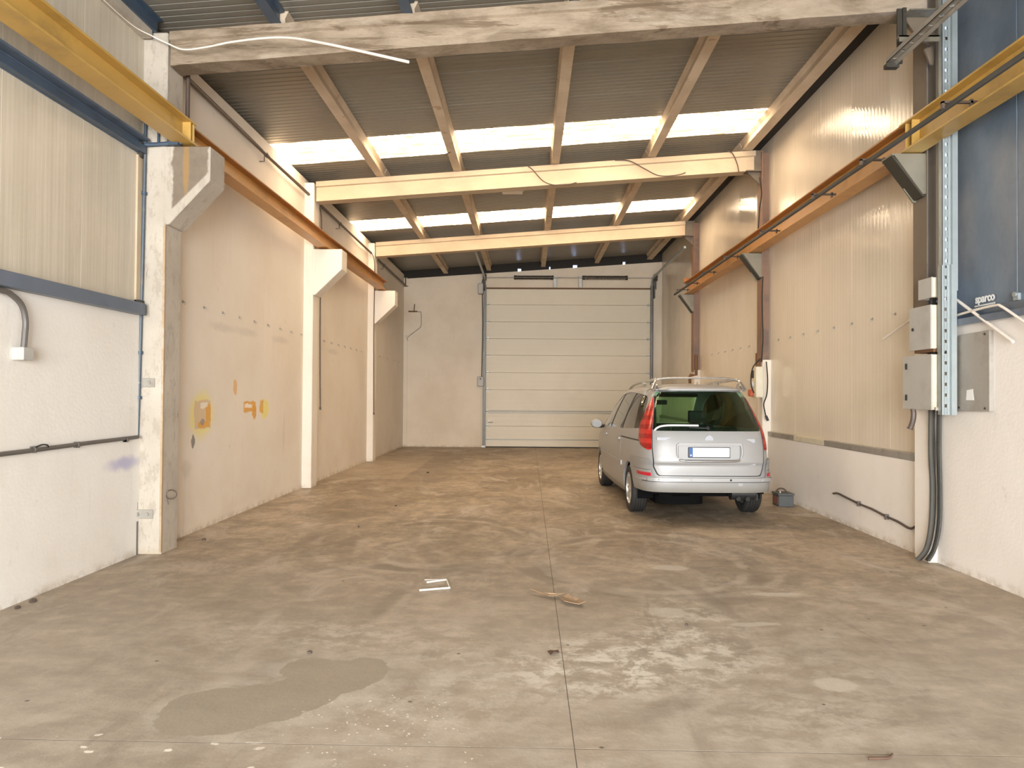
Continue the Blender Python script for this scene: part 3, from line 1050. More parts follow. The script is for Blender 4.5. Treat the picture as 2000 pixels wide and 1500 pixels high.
t = thing('blue_rail', 'upper blue steel rail along the near left cladding', 'rail', (-3.85, 3, 4.0))
obj('angle', G().box(-3.91, -3.80, YF, Y1 - .06, 4.13, 4.15).box(-3.91, -3.895, YF, Y1 - .06, 4.0, 4.15), M['blue_light'], t)
obj('tube', G().box(-3.90, -3.835, YF, Y1 - .06, 4.005, 4.085), M['blue'], t, bevel=.006)
obj('end_boot', G().box(-3.945, -3.865, Y1 - .10, Y1 + .0, 3.96, 4.12), M['bracket_dark'], t, bevel=.01)
t = thing('blue_rail', 'lower blue steel rail between left cladding and white plaster', 'rail', (-3.85, 3, 2.38))
obj('tube', G().box(-3.92, -3.80, YF, Y1 - .10, 2.385, 2.50), M['blue_light'], t, bevel=.006)
obj('end_cap', G().prism([(-3.90, Y1 - .10), (-3.80, Y1 - .10), (-3.83, Y1 - .03), (-3.90, Y1 - .02)], 'z', 2.39, 2.49), M['blue'], t)
obj('shim', G().box(-3.93, -3.86, Y1 - .12, Y1 - .01, 2.50, 2.535), M['bracket_dark'], t)
tag(obj('blue_tie', G().tube([(-3.86, Y1 - .05, 4.10), (-3.74, Y1 - .03, 4.11), (-3.60, Y1 - .03, 4.12), (-3.50, Y1 + .0, 4.14)], .022).box(-3.62, -3.52, Y1 - .06, Y1 - .0, 4.10, 4.17).cyl((-3.73, Y1 - .03, 4.11), (-3.73, Y1 - .03, 4.28), .012), M['blue'], smooth=40), 'short blue tie rod from upper blue rail to the yellow beam', 'rod')
t = thing('blue_pipe', 'thin blue grey vertical pipe down the edge of nearest pillar', 'pipe', (-3.87, Y1 - .03, 1.2))
obj('pipe', G().tube([(-3.865, Y1 - .03, 4.35), (-3.865, Y1 - .03, 4.0), (-3.875, Y1 - .03, 3.0), (-3.885, Y1 - .03, 2.2), (-3.90, Y1 - .03, 1.18)], .017), M['pipe_blue'], t, 40)
for z in (3.6, 2.0, 1.55):
    obj('clip', G().cyl((-3.875 - (3 - z) * .012, Y1 - .03, z), (-3.875 - (3 - z) * .012, Y1 - .03, z + .03), .027), M['blue'], t, 40)
obj('cap', G().cyl((-3.862, Y1 - .03, 4.33), (-3.862, Y1 - .03, 4.38), .03), M['twig'], t, 40)
tag(obj('grey_pipe', G().tube([(-3.905, Y1 - .03, -.0), (-3.905, Y1 - .03, .33)], .022).cyl((-3.905, Y1 - .03, .44), (-3.905, Y1 - .03, .52), .016), M['grey_pipe'], smooth=40), 'short grey pipe rising from floor at nearest left pillar', 'pipe')
t = thing('grey_conduit', 'grey conduit running low along the near left plaster wall', 'pipe', (-3.865, 5, 1.17))
obj('pipe', G().tube([(-3.865, -2, 1.13), (-3.865, 4.0, 1.15), (-3.865, 5.6, 1.158), (-3.865, 6.5, 1.17), (-3.865, 7.28, 1.175)], .018), M['grey_pipe'], t, 40)
for y in (4.6, 5.72, 6.28, 7.05):
    obj('clip', G().cyl((-3.865, y, 1.165), (-3.865, y + .025, 1.165), .026).box(-3.89, -3.85, y, y + .025, 1.14, 1.19), M['grey_pipe'], t)
obj('loose_wire', G().tube(spline([(-3.84, 5.72, 1.185), (-3.83, 5.78, 1.20), (-3.84, 5.86, 1.19), (-3.86, 5.9, 1.165)], 5), .006, 6), M['cable'], t, 40)
t = thing('junction_box', 'small white junction box on black conduit, near left wall', 'box', (-3.86, 5.55, 1.85))
obj('case', G().box(-3.895, -3.80, 5.50, 5.62, 1.855, 1.955), M['box_grey'], t, bevel=.006)
obj('conduit', G().tube(spline([(-3.84, 4.6, 2.36), (-3.84, 5.28, 2.355), (-3.84, 5.42, 2.335), (-3.84, 5.53, 2.27), (-3.84, 5.575, 2.16), (-3.84, 5.57, 2.05), (-3.84, 5.56, 1.955)], 5), .022), M['grey_pipe'], t, 40)
t = thing('wire_loop', 'small loop of dark wire sticking out low on nearest pillar', 'wire', (-3.65, Y1 + .12, .55))
c0 = Vector((-3.60, Y1 + .1, .575))
pts = [(-3.67, Y1 + .1, .60)] + [(-3.615 + .055 * math.cos(a), Y1 + .1 + .01 * math.sin(a), .585 + .045 * math.sin(a)) for a in [PI - .5 + 2 * PI * k / 14 * .95 for k in range(15)]]
obj('wire', G().tube(pts, .006, 6).tube([(-3.67, Y1 + .1, .60), (-3.64, Y1 + .1, .48)], .003, 5), M['dark_pipe'], t, 40)

# white thin cable along the bare beam
pts = spline([(-3.86, 6.2, 5.16), (-3.86, 7.0, 5.17), (-3.75, 7.25, 5.155), (-3.62, 7.28, 5.10), (-3.45, 7.26, 5.03), (-3.2, 7.22, 5.035), (-2.9, 7.18, 5.07), (-2.4, 7.02, 5.03), (-1.9, 6.72, 4.83), (-1.03, 6.2, 4.42)], 8)
n = len(pts)
tag(obj('loose_conduit', G().tube(pts, [.005 + .008 * k / n for k in range(n)], 8), M['white_pvc'], smooth=40), 'thin white conduit drooping across the bare concrete beam', 'conduit')

# wires hung on the first cream beam
def bz(x): return 4.93 + .0715 * (x + 3.7)
for (x, pts, nm) in ((0, [(-.03, Y2 - .01, bz(0) + .33), (.05, Y2 - .02, bz(0) + .27), (.22, Y2 - .02, bz(.2) + .07), (.40, Y2 - .03, bz(.4) - .02), (.62, Y2 - .02, bz(.6) - .03), (.80, Y2 - .01, bz(.8) - .0)], 'middle of the first cream beam'),
                     (1, [(1.45, Y2 - .01, bz(1.5) + .33), (1.70, Y2 - .02, bz(1.7) + .30), (1.95, Y2 - .02, bz(1.95) + .15), (2.2, Y2 - .03, bz(2.2) + .01), (2.5, Y2 - .02, bz(2.5) + .0), (2.65, Y2 - .01, bz(2.6) + .04)], 'right half of the first cream beam'),
                     (2, [(3.36, Y2 - .01, bz(3.4) + .35), (3.44, Y2 - .03, bz(3.4) + .30), (3.52, Y2 - .02, bz(3.5) + .12), (3.55, Y2 - .01, bz(3.55) - .02)], 'right end of the first cream beam')):
    tag(obj('hanging_wire', G().tube(spline(pts, 6), .009, 6), M['dark_pipe'], smooth=40), 'thin dark wire hanging over the %s' % nm, 'wire')
tag(obj('hanging_wire', G().tube(spline([(-1.17, 11.9, zroof(-1.2, 5.44)), (-1.22, 11.7, zroof(-1.2, 5.3)), (-1.33, 11.6, zroof(-1.2, 5.22)), (-1.30, 11.8, zroof(-1.2, 5.3)), (-1.25, 11.95, zroof(-1.2, 5.44))], 6), .006, 6), M['dark_pipe'], smooth=40), 'thin wire loop hanging below the nearer rooflight strip', 'wire')

# ceiling lamp
t = thing('batten_lamp', 'small white batten lamp fixed under the roof sheets', 'lamp', (-.34, 14.5, 5.57))
obj('body', G().box(-.56, -.12, 14.44, 14.56, 5.61, 5.70), M['box_grey'], t, bevel=.01)
obj('diffuser', G().box(-.54, -.14, 14.43, 14.57, 5.565, 5.615), M['white_pvc'], t, bevel=.015)

# ------------------------------------------------------------------ loading door
door = struct(obj('door_1', G().box(DX0 - .02, DX1 + .02, YB + .03, YB + .045, .005, DZ), M['door']), 'cream sectional loading door with nine joints')
zs = [.005, .245, .655, 1.105, 1.775, 2.30, 2.835, 3.345, 3.865, 4.39, 4.875]
for i, (a, b) in enumerate(zip(zs, zs[1:])):
    h = b - a
    y0 = YB - .03
    poly = [(y0 + .03, a + .002), (y0 + .006, a + .002), (y0, a + .008)]
    nr = max(1, int(h / .13))
    for k in range(1, nr):
        zc = a + h * k / nr
        poly += [(y0, zc - .006), (y0 + .001, zc), (y0, zc + .006)]
    poly += [(y0, b - .008), (y0 + .006, b - .002), (y0 + .03, b - .002)]
    obj('door_panel', G().prism(poly, 'x', DX0, DX1), M['door'], door)
for z, h in ((1.13, .035), (1.065, .03), (.245, .03), (.015, .03)):
    obj('door_strip', G().box(DX0, DX1, YB - .042, YB - .025, z - h / 2, z + h / 2), M['door_strip' if z > .1 else 'rubber'], door)
for z in zs[1:-1]:
    for x in (DX0 + .05, DX1 - .06):
        obj('hinge', G().box(x - .035, x + .035, YB - .05, YB - .03, z - .05, z + .05).cyl((x - .05, YB - .055, z), (x + .05, YB - .055, z), .012), M['galv_dull'], door)
obj('door_handle', G().box(DX0 + .05, DX0 + .12, YB - .05, YB - .03, .70, .84).tube([(DX0 + .07, YB - .07, .77), (DX0 + .22, YB - .08, .77)], .012), M['galv_dull'], door)
for x, nm in ((DX0 - .055, 1), (DX1 + .045, -1)):
    g = G()
    g.box(x - .04, x + .04, YB - .055, YB - .045, .0, 5.0)
    g.box(x - .04, x - .032, YB - .14, YB - .05, .0, 5.0)
    g.box(x + .032, x + .04, YB - .14, YB - .05, .0, 5.0)
    obj('track', g, M['track'], door)
    g = G().tube(spline([(x, YB - .10, 4.95), (x, YB - .14, 5.08), (x, YB - .3, 5.18), (x, YB - .6, 5.20), (x, 20.5, 5.22), (x, 18.6 if nm == 1 else 18.0, 5.22)], 5), .032, 6)
    obj('overhead_track', g, M['galv'], door)
    obj('foot_plate', G().box(x - .07, x + .05, YB - .15, YB - .03, 0, .06), M['galv_dull'], door)
zsft = 5.215
obj('shaft', G().cyl((-1.42, YB - .17, zsft), (3.92, YB - .17, zsft), .014), M['galv_dull'], door, 40)
for (a, b) in ((-.43, .72), (1.66, 2.98)):
    pts = []
    turns = 30
    for k in range(turns * 9 + 1):
        th = 2 * PI * k / 9
        pts.append((a + (b - a) * k / (turns * 9), YB - .17 + .058 * math.cos(th), zsft + .058 * math.sin(th)))
    obj('torsion_spring', G().tube(pts, .012, 5), M['spring'], door, 60)
    for x in ((a, b)):
        obj('spring_cone', G().cyl((x - .03, YB - .17, zsft), (x + .03, YB - .17, zsft), .065), M['bracket_dark'], door, 40)
for x in (.80, 1.58):
    obj('bearing_bracket', G().box(x - .06, x - .05, YB - .2, YB, 4.95, 5.27).box(x + .05, x + .06, YB - .2, YB, 4.95, 5.27).box(x - .06, x + .06, YB - .015, YB, 4.95, 5.28), M['galv_dull'], door)
for x in (-1.36, 3.86):
    obj('cable_drum', G().cyl((x - .05, YB - .17, zsft), (x + .05, YB - .17, zsft), .10, 18).box(x - .012, x + .012, YB - .25, YB, zsft - .35, zsft + .12), M['bracket_dark'], door, 40)
obj('soffit_seal', G().box(DX0 - .05, DX1 + .05, YB - .035, YB - .0, 4.885, 4.925), M['rust'], door)
obj('roller_cover', G().box(DX0 - .12, DX0 - .10, YB - .2, YB - .02, 4.8, 5.3).box(DX1 + .1, DX1 + .13, YB - .2, YB - .02, 4.6, 5.3), M['track'], door)
t = thing('door_motor', 'grey motor box beside the top left of loading door', 'motor', (-1.47, YB - .14, 4.72))
obj('housing', G().box(-1.56, -1.40, YB - .26, YB - .02, 4.70, 5.02), M['steel_plate'], t, bevel=.015)
obj('gear_case', G().box(-1.44, -1.36, YB - .24, YB - .04, 4.82, 5.14), M['bracket_dark'], t, bevel=.01)
t = thing('control_box', 'grey door control box halfway up beside loading door', 'box', (-1.45, YB - .07, 1.85))
obj('case', G().box(-1.57, -1.36, YB - .12, YB - .0, 1.87, 2.17), M['steel_plate'], t, bevel=.015)
obj('cable', G().tube(spline([(-1.44, YB - .04, 2.17), (-1.43, YB - .04, 2.8), (-1.42, YB - .04, 3.8), (-1.44, YB - .05, 4.72)], 5), .014, 6), M['cable'], t, 40)
obj('knob', G().cyl((-1.47, YB - .15, 2.1), (-1.47, YB - .11, 2.1), .025), M['black'], t, 40)
# small pipework on the far wall
t = thing('wall_pipe', 'thin bent pipe on the far wall left of loading door', 'pipe', (-3.4, YB - .03, 3.0))
obj('pipe', G().tube(spline([(-3.74, YB - .03, 3.28), (-3.73, YB - .03, 3.38), (-3.45, YB - .03, 3.60), (-3.34, YB - .03, 3.70), (-3.32, YB - .03, 3.85), (-3.33, YB - .03, 4.12), (-3.37, YB - .03, 4.16), (-3.72, YB - .03, 4.17)], 4), .012, 6), M['galv_dull'], t, 40)
obj('bracket', G().box(-3.72, -3.45, YB - .06, YB - .01, 4.155, 4.19).cyl((-3.55, YB - .04, 4.15), (-3.53, YB - .04, 4.40), .014), M['rust'], t)

# ------------------------------------------------------------------ cabinets and cables on the nearest right column


def cabinet(name, label, x0, x1, ya, yb, za, zb, lid=True):
    t = thing(name, label, 'cabinet', ((x0 + x1) / 2, (ya + yb) / 2, za))
    obj('case', G().box(x0 + .012, x1, ya, yb, za, zb), M['box_cream'], t, bevel=.006)
    obj('door', G().box(x0, x0 + .014, ya - .003, yb + .003, za - .003, zb + .003), M['box_grey'], t, bevel=.004)
    return t


t = cabinet('switch_cabinet', 'large grey lowest electrical cabinet on nearest right column', 3.80, 3.96, 7.09, 7.62, 1.505, 2.03)
for z in (1.62, 1.93):
    obj('latch', G().box(3.79, 3.80, 7.53, 7.56, z - .03, z + .03), M['black'], t, bevel=.004)
obj('rust_patch', G().box(3.955, 3.962, 7.085, 7.092, 1.6, 2.0), M['rust'], t)
t = cabinet('switch_cabinet', 'middle grey electrical cabinet above the largest one', 3.80, 3.945, 7.10, 7.49, 2.085, 2.50)
obj('lock', G().cyl((3.792, 7.42, 2.29), (3.80, 7.42, 2.29), .016), M['black'], t, 40)
obj('base_plate', G().box(3.83, 4.0, 7.11, 7.45, 2.055, 2.085), M['rust'], t)
t = cabinet('small_junction_cabinet', 'small topmost grey junction box on nearest right column', 3.82, 3.935, 7.12, 7.36, 2.575, 2.765)
obj('gland', G().cyl((3.90, 7.07, 2.64), (3.98, 7.07, 2.64), .03), M['black'], t, 40)
obj('gland', G().cyl((3.92, 7.05, 2.73), (3.95, 7.13, 2.73), .014), M['black'], t, 40)
# cables between the cabinets
t = thing('cable_bundle', 'thick bundle of black cables from cabinets down to the floor', 'cables', (3.96, 7.36, 0))
random.seed(3)
for k in range(7):
    dx, dy = random.uniform(-.045, .05), random.uniform(-.04, .04)
    r = random.choice((.012, .016, .022, .02))
    top = 1.51
    pts = [(3.95 + dx, 7.33 + dy, top), (3.955 + dx, 7.33 + dy + random.uniform(-.02, .02), 1.1), (3.965 + dx * .9, 7.34 + dy, .75), (3.955 + dx, 7.34 + dy, .4), (3.93 + dx, 7.38 + dy, .15), (3.88 + dx * 1.2, 7.44 + dy * 1.4, .02)]
    obj('cable', G().tube(spline(pts, 5), r, 7), M['cable_grey'] if k % 3 == 0 else M['cable'], t, 40)
for k in range(5):
    y = 7.15 + .06 * k
    pts = [(3.88 + .02 * k, y, 2.085), (3.87 + .02 * k, y + .02, 2.055), (3.88 + .02 * k, y + .0, 2.03)]
    obj('link_cable', G().tube(spline(pts, 3), .013, 6), M['cable'], t, 40)
for k in range(4):
    pts = [(3.86 + .03 * k, 7.2, 2.575), (3.85 + .035 * k, 7.18, 2.54), (3.87 + .02 * k, 7.2, 2.50)]
    obj('link_cable', G().tube(spline(pts, 3), .014, 6), M['cable'], t, 40)
tag(obj('short_hose', G().tube(spline([(3.80, 7.42, 1.505), (3.80, 7.41, 1.45), (3.795, 7.42, 1.38), (3.78, 7.44, 1.31)], 4), [.026] * 12 + [.034], 8), M['dark_pipe'], smooth=40), 'short brown hose stub below the largest cabinet', 'hose')
# perforated vertical channel
t = thing('cable_channel', 'tall perforated galvanised channel at nearest right column', 'channel', (4.02, 7.03, 1.46))
g = G()
xa, xb = 3.845, 3.925
y0 = 7.0
for (za, zb, xo, yo) in ((1.46, 2.86, 0, 0), (2.62, 5.75, .03, .035)):
    a, b = xa + xo, xb + xo
    yy = y0 + yo
    g.box(a, a + .028, yy, yy + .004, za, zb)
    g.box(b - .028, b, yy, yy + .004, za, zb)
    z = za
    while z < zb - .02:
        g.box(a + .026, b - .026, yy, yy + .004, z, min(z + .07, zb))
        z += .10
    g.box(a, a + .004, yy, yy + .06, za, zb)
    g.box(b - .004, b, yy - .035, yy + .06, za, zb)
    g.box(b, b + .045, yy - .035, yy - .031, za, zb)
obj('channel', g, M['galv'], t)
obj('strap', G().box(xa - .02, xb + .06, y0 + .06, y0 + .075, 1.50, 1.53), M['galv_dull'], t)
obj('strap', G().box(xa - .0, xb + .06, y0 + .06, y0 + .075, 2.05, 2.08), M['galv_dull'], t)
# steel plate on the right wall
t = thing('blanking_plate', 'grey steel plate on the white wall below the blue ledge', 'plate', (4.0, 6.77, 1.5))
obj('plate', G().prism([(6.52, 1.505), (7.03, 1.495), (7.03, 2.165), (6.99, 2.20), (6.52, 2.21)], 'x', 3.992, 4.03), M['steel_plate'], t, bevel=.003)
for (y, z) in ((6.58, 1.53), (6.58, 2.18), (6.97, 1.53)):
    obj('screw', G().cyl((3.986, y, z), (3.993, y, z), .01), M['bracket_dark'], t)
obj('white_patch', G().prism([(6.74, 1.60), (6.86, 1.60), (6.85, 1.69), (6.76, 1.70)], 'x', 3.9905, 3.993), M['white_print'], t)
# loose white conduits
tag(obj('white_rod', G().tube([(4.0, 7.02, 2.535), (3.985, 6.65, 2.34), (3.975, 6.18, 2.085)], .014).tube([(3.9751, 6.185, 2.088), (3.974, 6.17, 2.08)], .010), M['white_pvc'], smooth=40), 'straight white plastic rod leaning down across the white wall', 'rod')
tag(obj('white_rod', G().tube(spline([(4.0, 7.05, 2.39), (3.98, 6.7, 2.405), (3.97, 6.40, 2.41), (3.965, 6.30, 2.385), (3.96, 6.05, 2.25), (3.95, 5.6, 2.0)], 5), .012), M['white_pvc'], smooth=40), 'bent white plastic conduit along the blue ledge', 'conduit')
tag(obj('white_rod', G().tube([(3.98, 8.42, 2.275), (3.98, 7.65, 2.47), (3.97, 7.05, 2.62)], .013), M['white_pvc'], smooth=40), 'slanting pale rod passing behind the grey cabinets', 'rod')
# lettered sticker and clip on the blue panel
cu = bpy.data.curves.new('sticker', 'FONT')
cu.body = 'sparco'
cu.size = .105
cu.extrude = .0012
cu.offset = .0035
cu.align_x = 'CENTER'
st = bpy.data.objects.new('sticker_tmp', cu)
COL.objects.link(st)
dg = bpy.context.evaluated_depsgraph_get()
me = bpy.data.meshes.new_from_object(st.evaluated_get(dg))
bpy.data.objects.remove(st)
so = bpy.data.objects.new('sticker', me)
me.materials.clear()
me.materials.append(M['white_print'])
COL.objects.link(so)
so.matrix_world = Matrix.Translation((4.088, 6.74, 2.485)) @ Matrix.Rotation(-PI / 2, 4, 'Z') @ Matrix.Rotation(PI / 2, 4, 'X')
ROOTLOC[so.name] = Vector((0, 0, 0))
tag(so, 'small white lettered sticker low on the blue panel', 'sticker')
ul = obj('underline', G().box(-.15, .15, -.035, -.022, 0, .0012), M['white_print'], so, local=True)
tag(obj('panel_clip', G().cyl((4.06, 6.30, 2.49), (4.09, 6.30, 2.49), .022).box(4.075, 4.10, 6.27, 6.33, 2.44, 2.5), M['galv'], smooth=40), 'small metal clip at the foot of the blue panel', 'clip')

# strut hung from the bare beam, upper right
t = thing('cable_strut', 'perforated pale strut hanging below the right end of bare beam', 'strut', (3.5, 5, 4.85))
g = G()
y = 3.0
g.box(3.455, 3.475, 3.0, 7.25, 4.87, 4.876)
g.box(3.51, 3.53, 3.0, 7.25, 4.87, 4.876)
while y < 7.2:
    g.box(3.47, 3.515, y, min(7.25, y + .13), 4.87, 4.876)
    y += .16
g.box(3.525, 3.53, 3.0, 7.25, 4.83, 4.876)
g.box(3.455, 3.46, 3.0, 7.25, 4.87, 4.92)
obj('strut', g, M['galv_dull'], t)
obj('strut_end', G().box(3.44, 3.56, 7.2, 7.27, 4.81, 4.85), M['bracket_dark'], t)
obj('hanger', G().box(3.58, 3.63, 7.28, 7.30, 4.88, 5.42).box(3.625, 3.66, 7.26, 7.30, 4.95, 5.42).tube([(3.60, 7.28, 4.90), (3.47, 7.24, 4.85)], .016), M['bracket_dark'], t)
t = thing('steel_bracket', 'dark gusset bracket at the top of nearest right column', 'bracket', (3.85, 7.2, 5.0))
obj('gusset', G().prism([(3.66, 5.34), (3.98, 5.34), (3.95, 5.05), (3.80, 5.12)], 'y', 7.30, 7.315).prism([(3.84, 5.02), (3.93, 5.06), (3.93, 4.87), (3.90, 4.87)], 'y', 7.28, 7.30), M['primer_dark'], t)
obj('top_plate', G().box(3.64, 3.99, 7.15, 7.33, 5.34, 5.352), M['bracket'], t)
obj('arm', G().box(3.50, 4.0, 7.08, 7.13, 5.045, 5.06).box(3.50, 4.0, 7.08, 7.085, 5.0, 5.06), M['bracket'], t)

# ------------------------------------------------------------------ middle right column: socket box
t = thing('socket_box', 'cream socket box with red outlets on middle right column', 'socket', (3.88, 12.55, 1.6))
obj('case', G().box(3.80, 3.93, 12.48, 12.74, 1.60, 2.12), M['box_cream'], t, bevel=.012)
obj('breaker_window', G().box(3.79, 3.80, 12.60, 12.72, 1.93, 2.06), M['black'], t, bevel=.004)
obj('outlet', G().cyl((3.76, 12.66, 1.82), (3.80, 12.66, 1.82), .055), M['box_grey'], t, 40)
obj('outlet', G().box(3.735, 3.80, 12.60, 12.73, 1.62, 1.74), M['red_plastic'], t, bevel=.015)
obj('cover', G().cyl((3.88, 12.6, 2.12), (3.87, 12.6, 2.27), .04).box(3.84, 3.86, 12.55, 12.65, 2.1, 2.35), M['rust'], t)
for nm, pts in (('drop_cable', [(3.90, 12.45, 3.62), (3.88, 12.42, 3.3), (3.885, 12.42, 2.9), (3.90, 12.44, 2.6), (3.885, 12.46, 2.2)]),
                ('loop_cable', [(3.86, 12.46, 2.24), (3.75, 12.46, 2.12), (3.71, 12.46, 1.95), (3.72, 12.46, 1.78), (3.76, 12.46, 1.68)]),
                ('loop_cable', [(3.95, 12.42, 2.2), (3.97, 12.41, 1.9), (3.955, 12.41, 1.65), (3.91, 12.42, 1.5), (3.93, 12.42, 1.36), (3.96, 12.43, 1.26)])):
    obj(nm, G().tube(spline(pts, 5), .010, 6), M['cable'], t, 40)
obj('plug', G().cyl((3.95, 12.43, 1.30), (3.985, 12.43, 1.22), .02), M['black'], t, 40)
tag(obj('column_cable', G().tube(spline([(3.86, 12.5, 5.3), (3.91, 12.56, 5.05), (3.88, 12.56, 4.8), (3.86, 12.56, 4.5), (3.85, 12.56, 4.36)], 5), .010, 6), M['cable'], smooth=40), 'thin cable down the upper middle right column', 'cable')
# farthest right column fittings
t = thing('drain_pipe', 'rusty elbow pipe on the farthest right column', 'pipe', (3.88, 17.7, 1.9))
obj('pipe', G().tube([(3.97, 17.66, 2.6), (3.97, 17.66, 2.12), (3.84, 17.66, 2.12), (3.82, 17.66, 2.08), (3.82, 17.66, 1.92)], .035), M['rust'], t, 40)
t = thing('wall_box', 'small cream box low on the farthest right column', 'box', (3.86, 17.7, 1.6))
obj('case', G().box(3.79, 3.95, 17.6, 17.72, 1.60, 1.82), M['box_cream'], t, bevel=.01)
obj('hook', G().tube([(3.99, 17.64, 1.95), (3.99, 17.64, 1.62), (3.95, 17.64, 1.60)], .010, 6), M['galv_dull'], t, 40)

# wavy cable on the right lower wall
pts = [(4.01, 9.85, .355), (4.005, 9.7, .375), (4.01, 9.5, .36), (4.012, 9.25, .34), (4.012, 9.0, .325), (4.01, 8.75, .318), (4.012, 8.45, .29), (4.01, 8.15, .275), (4.008, 7.95, .25), (4.005, 7.85, .255), (4.0, 7.78, .285)]
t = thing('wall_cable', 'wavy dark cable clipped low on the right wall', 'cable', (4.01, 8.9, .24))
obj('cable', G().tube(spline(pts, 5), .013, 7), M['dark_pipe'], t, 40)
for y, z in ((9.1, .33), (8.4, .285)):
    obj('clip', G().box(3.99, 4.03, y - .012, y + .012, z - .03, z + .03), M['grey_pipe'], t)

# ------------------------------------------------------------------ floor debris
t = thing('car_battery', 'dark grey car battery on the floor by right wall', 'battery', (3.80, 11.1, 0))
obj('case', G().box(3.69, 3.91, 11.02, 11.30, 0, .165), M['batt'], t, bevel=.008)
obj('lid', G().box(3.68, 3.92, 11.01, 11.31, .165, .195), M['batt'], t, bevel=.006)
obj('label', G().box(3.686, 3.69, 11.05, 11.26, .03, .14), M['batt_red'], t)
obj('terminal', G().cyl((3.73, 11.24, .19), (3.73, 11.24, .225), .014), M['galv_dull'], t, 40)
obj('terminal', G().cyl((3.73, 11.08, .19), (3.73, 11.08, .225), .014), M['galv_dull'], t, 40)
obj('handle', G().tube(spline([(3.72, 11.2, .20), (3.74, 11.18, .245), (3.80, 11.14, .25), (3.84, 11.10, .20)], 5), .012, 7), M['dark_pipe'], t, 40)

# torn cardboard
def sheet_piece(name, outline, z, lift, mat, label, cat, thick=.004):
    g = G()
    n = len(outline)
    cx = sum(p[0] for p in outline) / n
    cy = sum(p[1] for p in outline) / n
    top = []
    for k, s in ((0, 1.0), (1, .5)):
        for i, (x, y) in enumerate(outline):
            px, py = cx + (x - cx) * s, cy + (y - cy) * s
            g.v.append((px, py, z + lift * (.5 + .5 * mnoise.noise(Vector((px * 17, py * 17, 1)))) * (1 if k == 0 else .5)))
    g.v.append((cx, cy, z + lift * .2))
    for i in range(n):
        j = (i + 1) % n
        g.f.append((i, j, n + j, n + i))
        g.f.append((n + i, n + j, 2 * n))
    m = len(g.v)
    g.v += [(a, b, max(.0005, c - thick)) for (a, b, c) in g.v[:m]]
    for f in list(g.f):
        g.f.append(tuple(reversed([i + m for i in f])))
    for i in range(n):
        j = (i + 1) % n
        g.f.append((i, i + m, j + m, j))
    return tag(obj(name, g, mat), label, cat)


sheet_piece('cardboard_scrap', [(.02, 6.10), (.10, 6.02), (.17, 5.93), (.22, 5.92), (.29, 5.96), (.31, 5.99), (.24, 5.99), (.17, 6.0), (.11, 6.04)], .006, .05, M['cardboard'], 'torn curled strip of brown cardboard, left one on the floor', 'cardboard')
sheet_piece('cardboard_scrap', [(.28, 5.94), (.33, 5.97), (.36, 5.92), (.41, 5.86), (.45, 5.74), (.40, 5.72), (.34, 5.74), (.29, 5.77), (.26, 5.86)], .006, .045, M['cardboard'], 'torn flat piece of brown cardboard with jagged edges, right one on the floor', 'cardboard')
tag(obj('bent_wire', G().tube([(-.86, 6.37, .008), (-.70, 6.46, .01), (-.645, 6.20, .008), (-.885, 6.11, .008)], .008, 6).tube([(-.89, 6.46, .006), (-.72, 6.47, .008)], .004, 5), M['white_pvc'], smooth=40), 'bent white plastic strip lying on the middle of the floor', 'strip')
sheet_piece('dry_leaf', [(.13, 4.68), (.15, 4.71), (.18, 4.70), (.20, 4.72), (.205, 4.66), (.17, 4.67), (.15, 4.64)], .004, .02, M['twig'], 'small curled dark brown leaf beside the floor joint', 'leaf', .003)
tag(obj('twig', G().tube(spline([(1.53, 3.375, .006), (1.57, 3.37, .01), (1.62, 3.38, .008), (1.655, 3.415, .008)], 4), .006, 6), M['twig'], smooth=40), 'small dark twig beyond the cross joint at the front', 'twig')
random.seed(11)


def pebble(x, y, s, label, mat):
    bm = bmesh.new()
    bmesh.ops.create_icosphere(bm, subdivisions=1, radius=s)
    g = G()
    for v in bm.verts:
        k = 1 + .35 * mnoise.noise(v.co * 40 + Vector((x, y, 0)))
        g.v.append((x + v.co.x * k, y + v.co.y * k, max(0, s * .45 + v.co.z * k * .65)))
    g.f = [tuple(v.index for v in f.verts) for f in bm.faces]
    bm.free()
    tag(obj('pebble', g, mat), label, 'pebble', 'loose grit on the floor')


for (x, y, s, w) in ((-3.55, 8.1, .025, 'at the foot of left wall past first pillar'), (-3.80, 5.65, .03, 'at the foot of near left wall, farther one'), (-3.80, 5.48, .022, 'at the foot of near left wall, nearer one'),
                     (-1.9, 10.7, .02, 'on the floor left of the wheel marks'), (-1.35, 4.62, .018, 'just above the damp stain'), (-2.05, 9.0, .014, 'left of the bent white strip farther back'),
                     (-2.05, 15.2, .03, 'on the floor before the far left pillar'), (1.13, 5.3, .012, 'on the pale scraped patch')):
    pebble(x, y, s, 'small dark pebble ' + w, M['dark_pipe'])

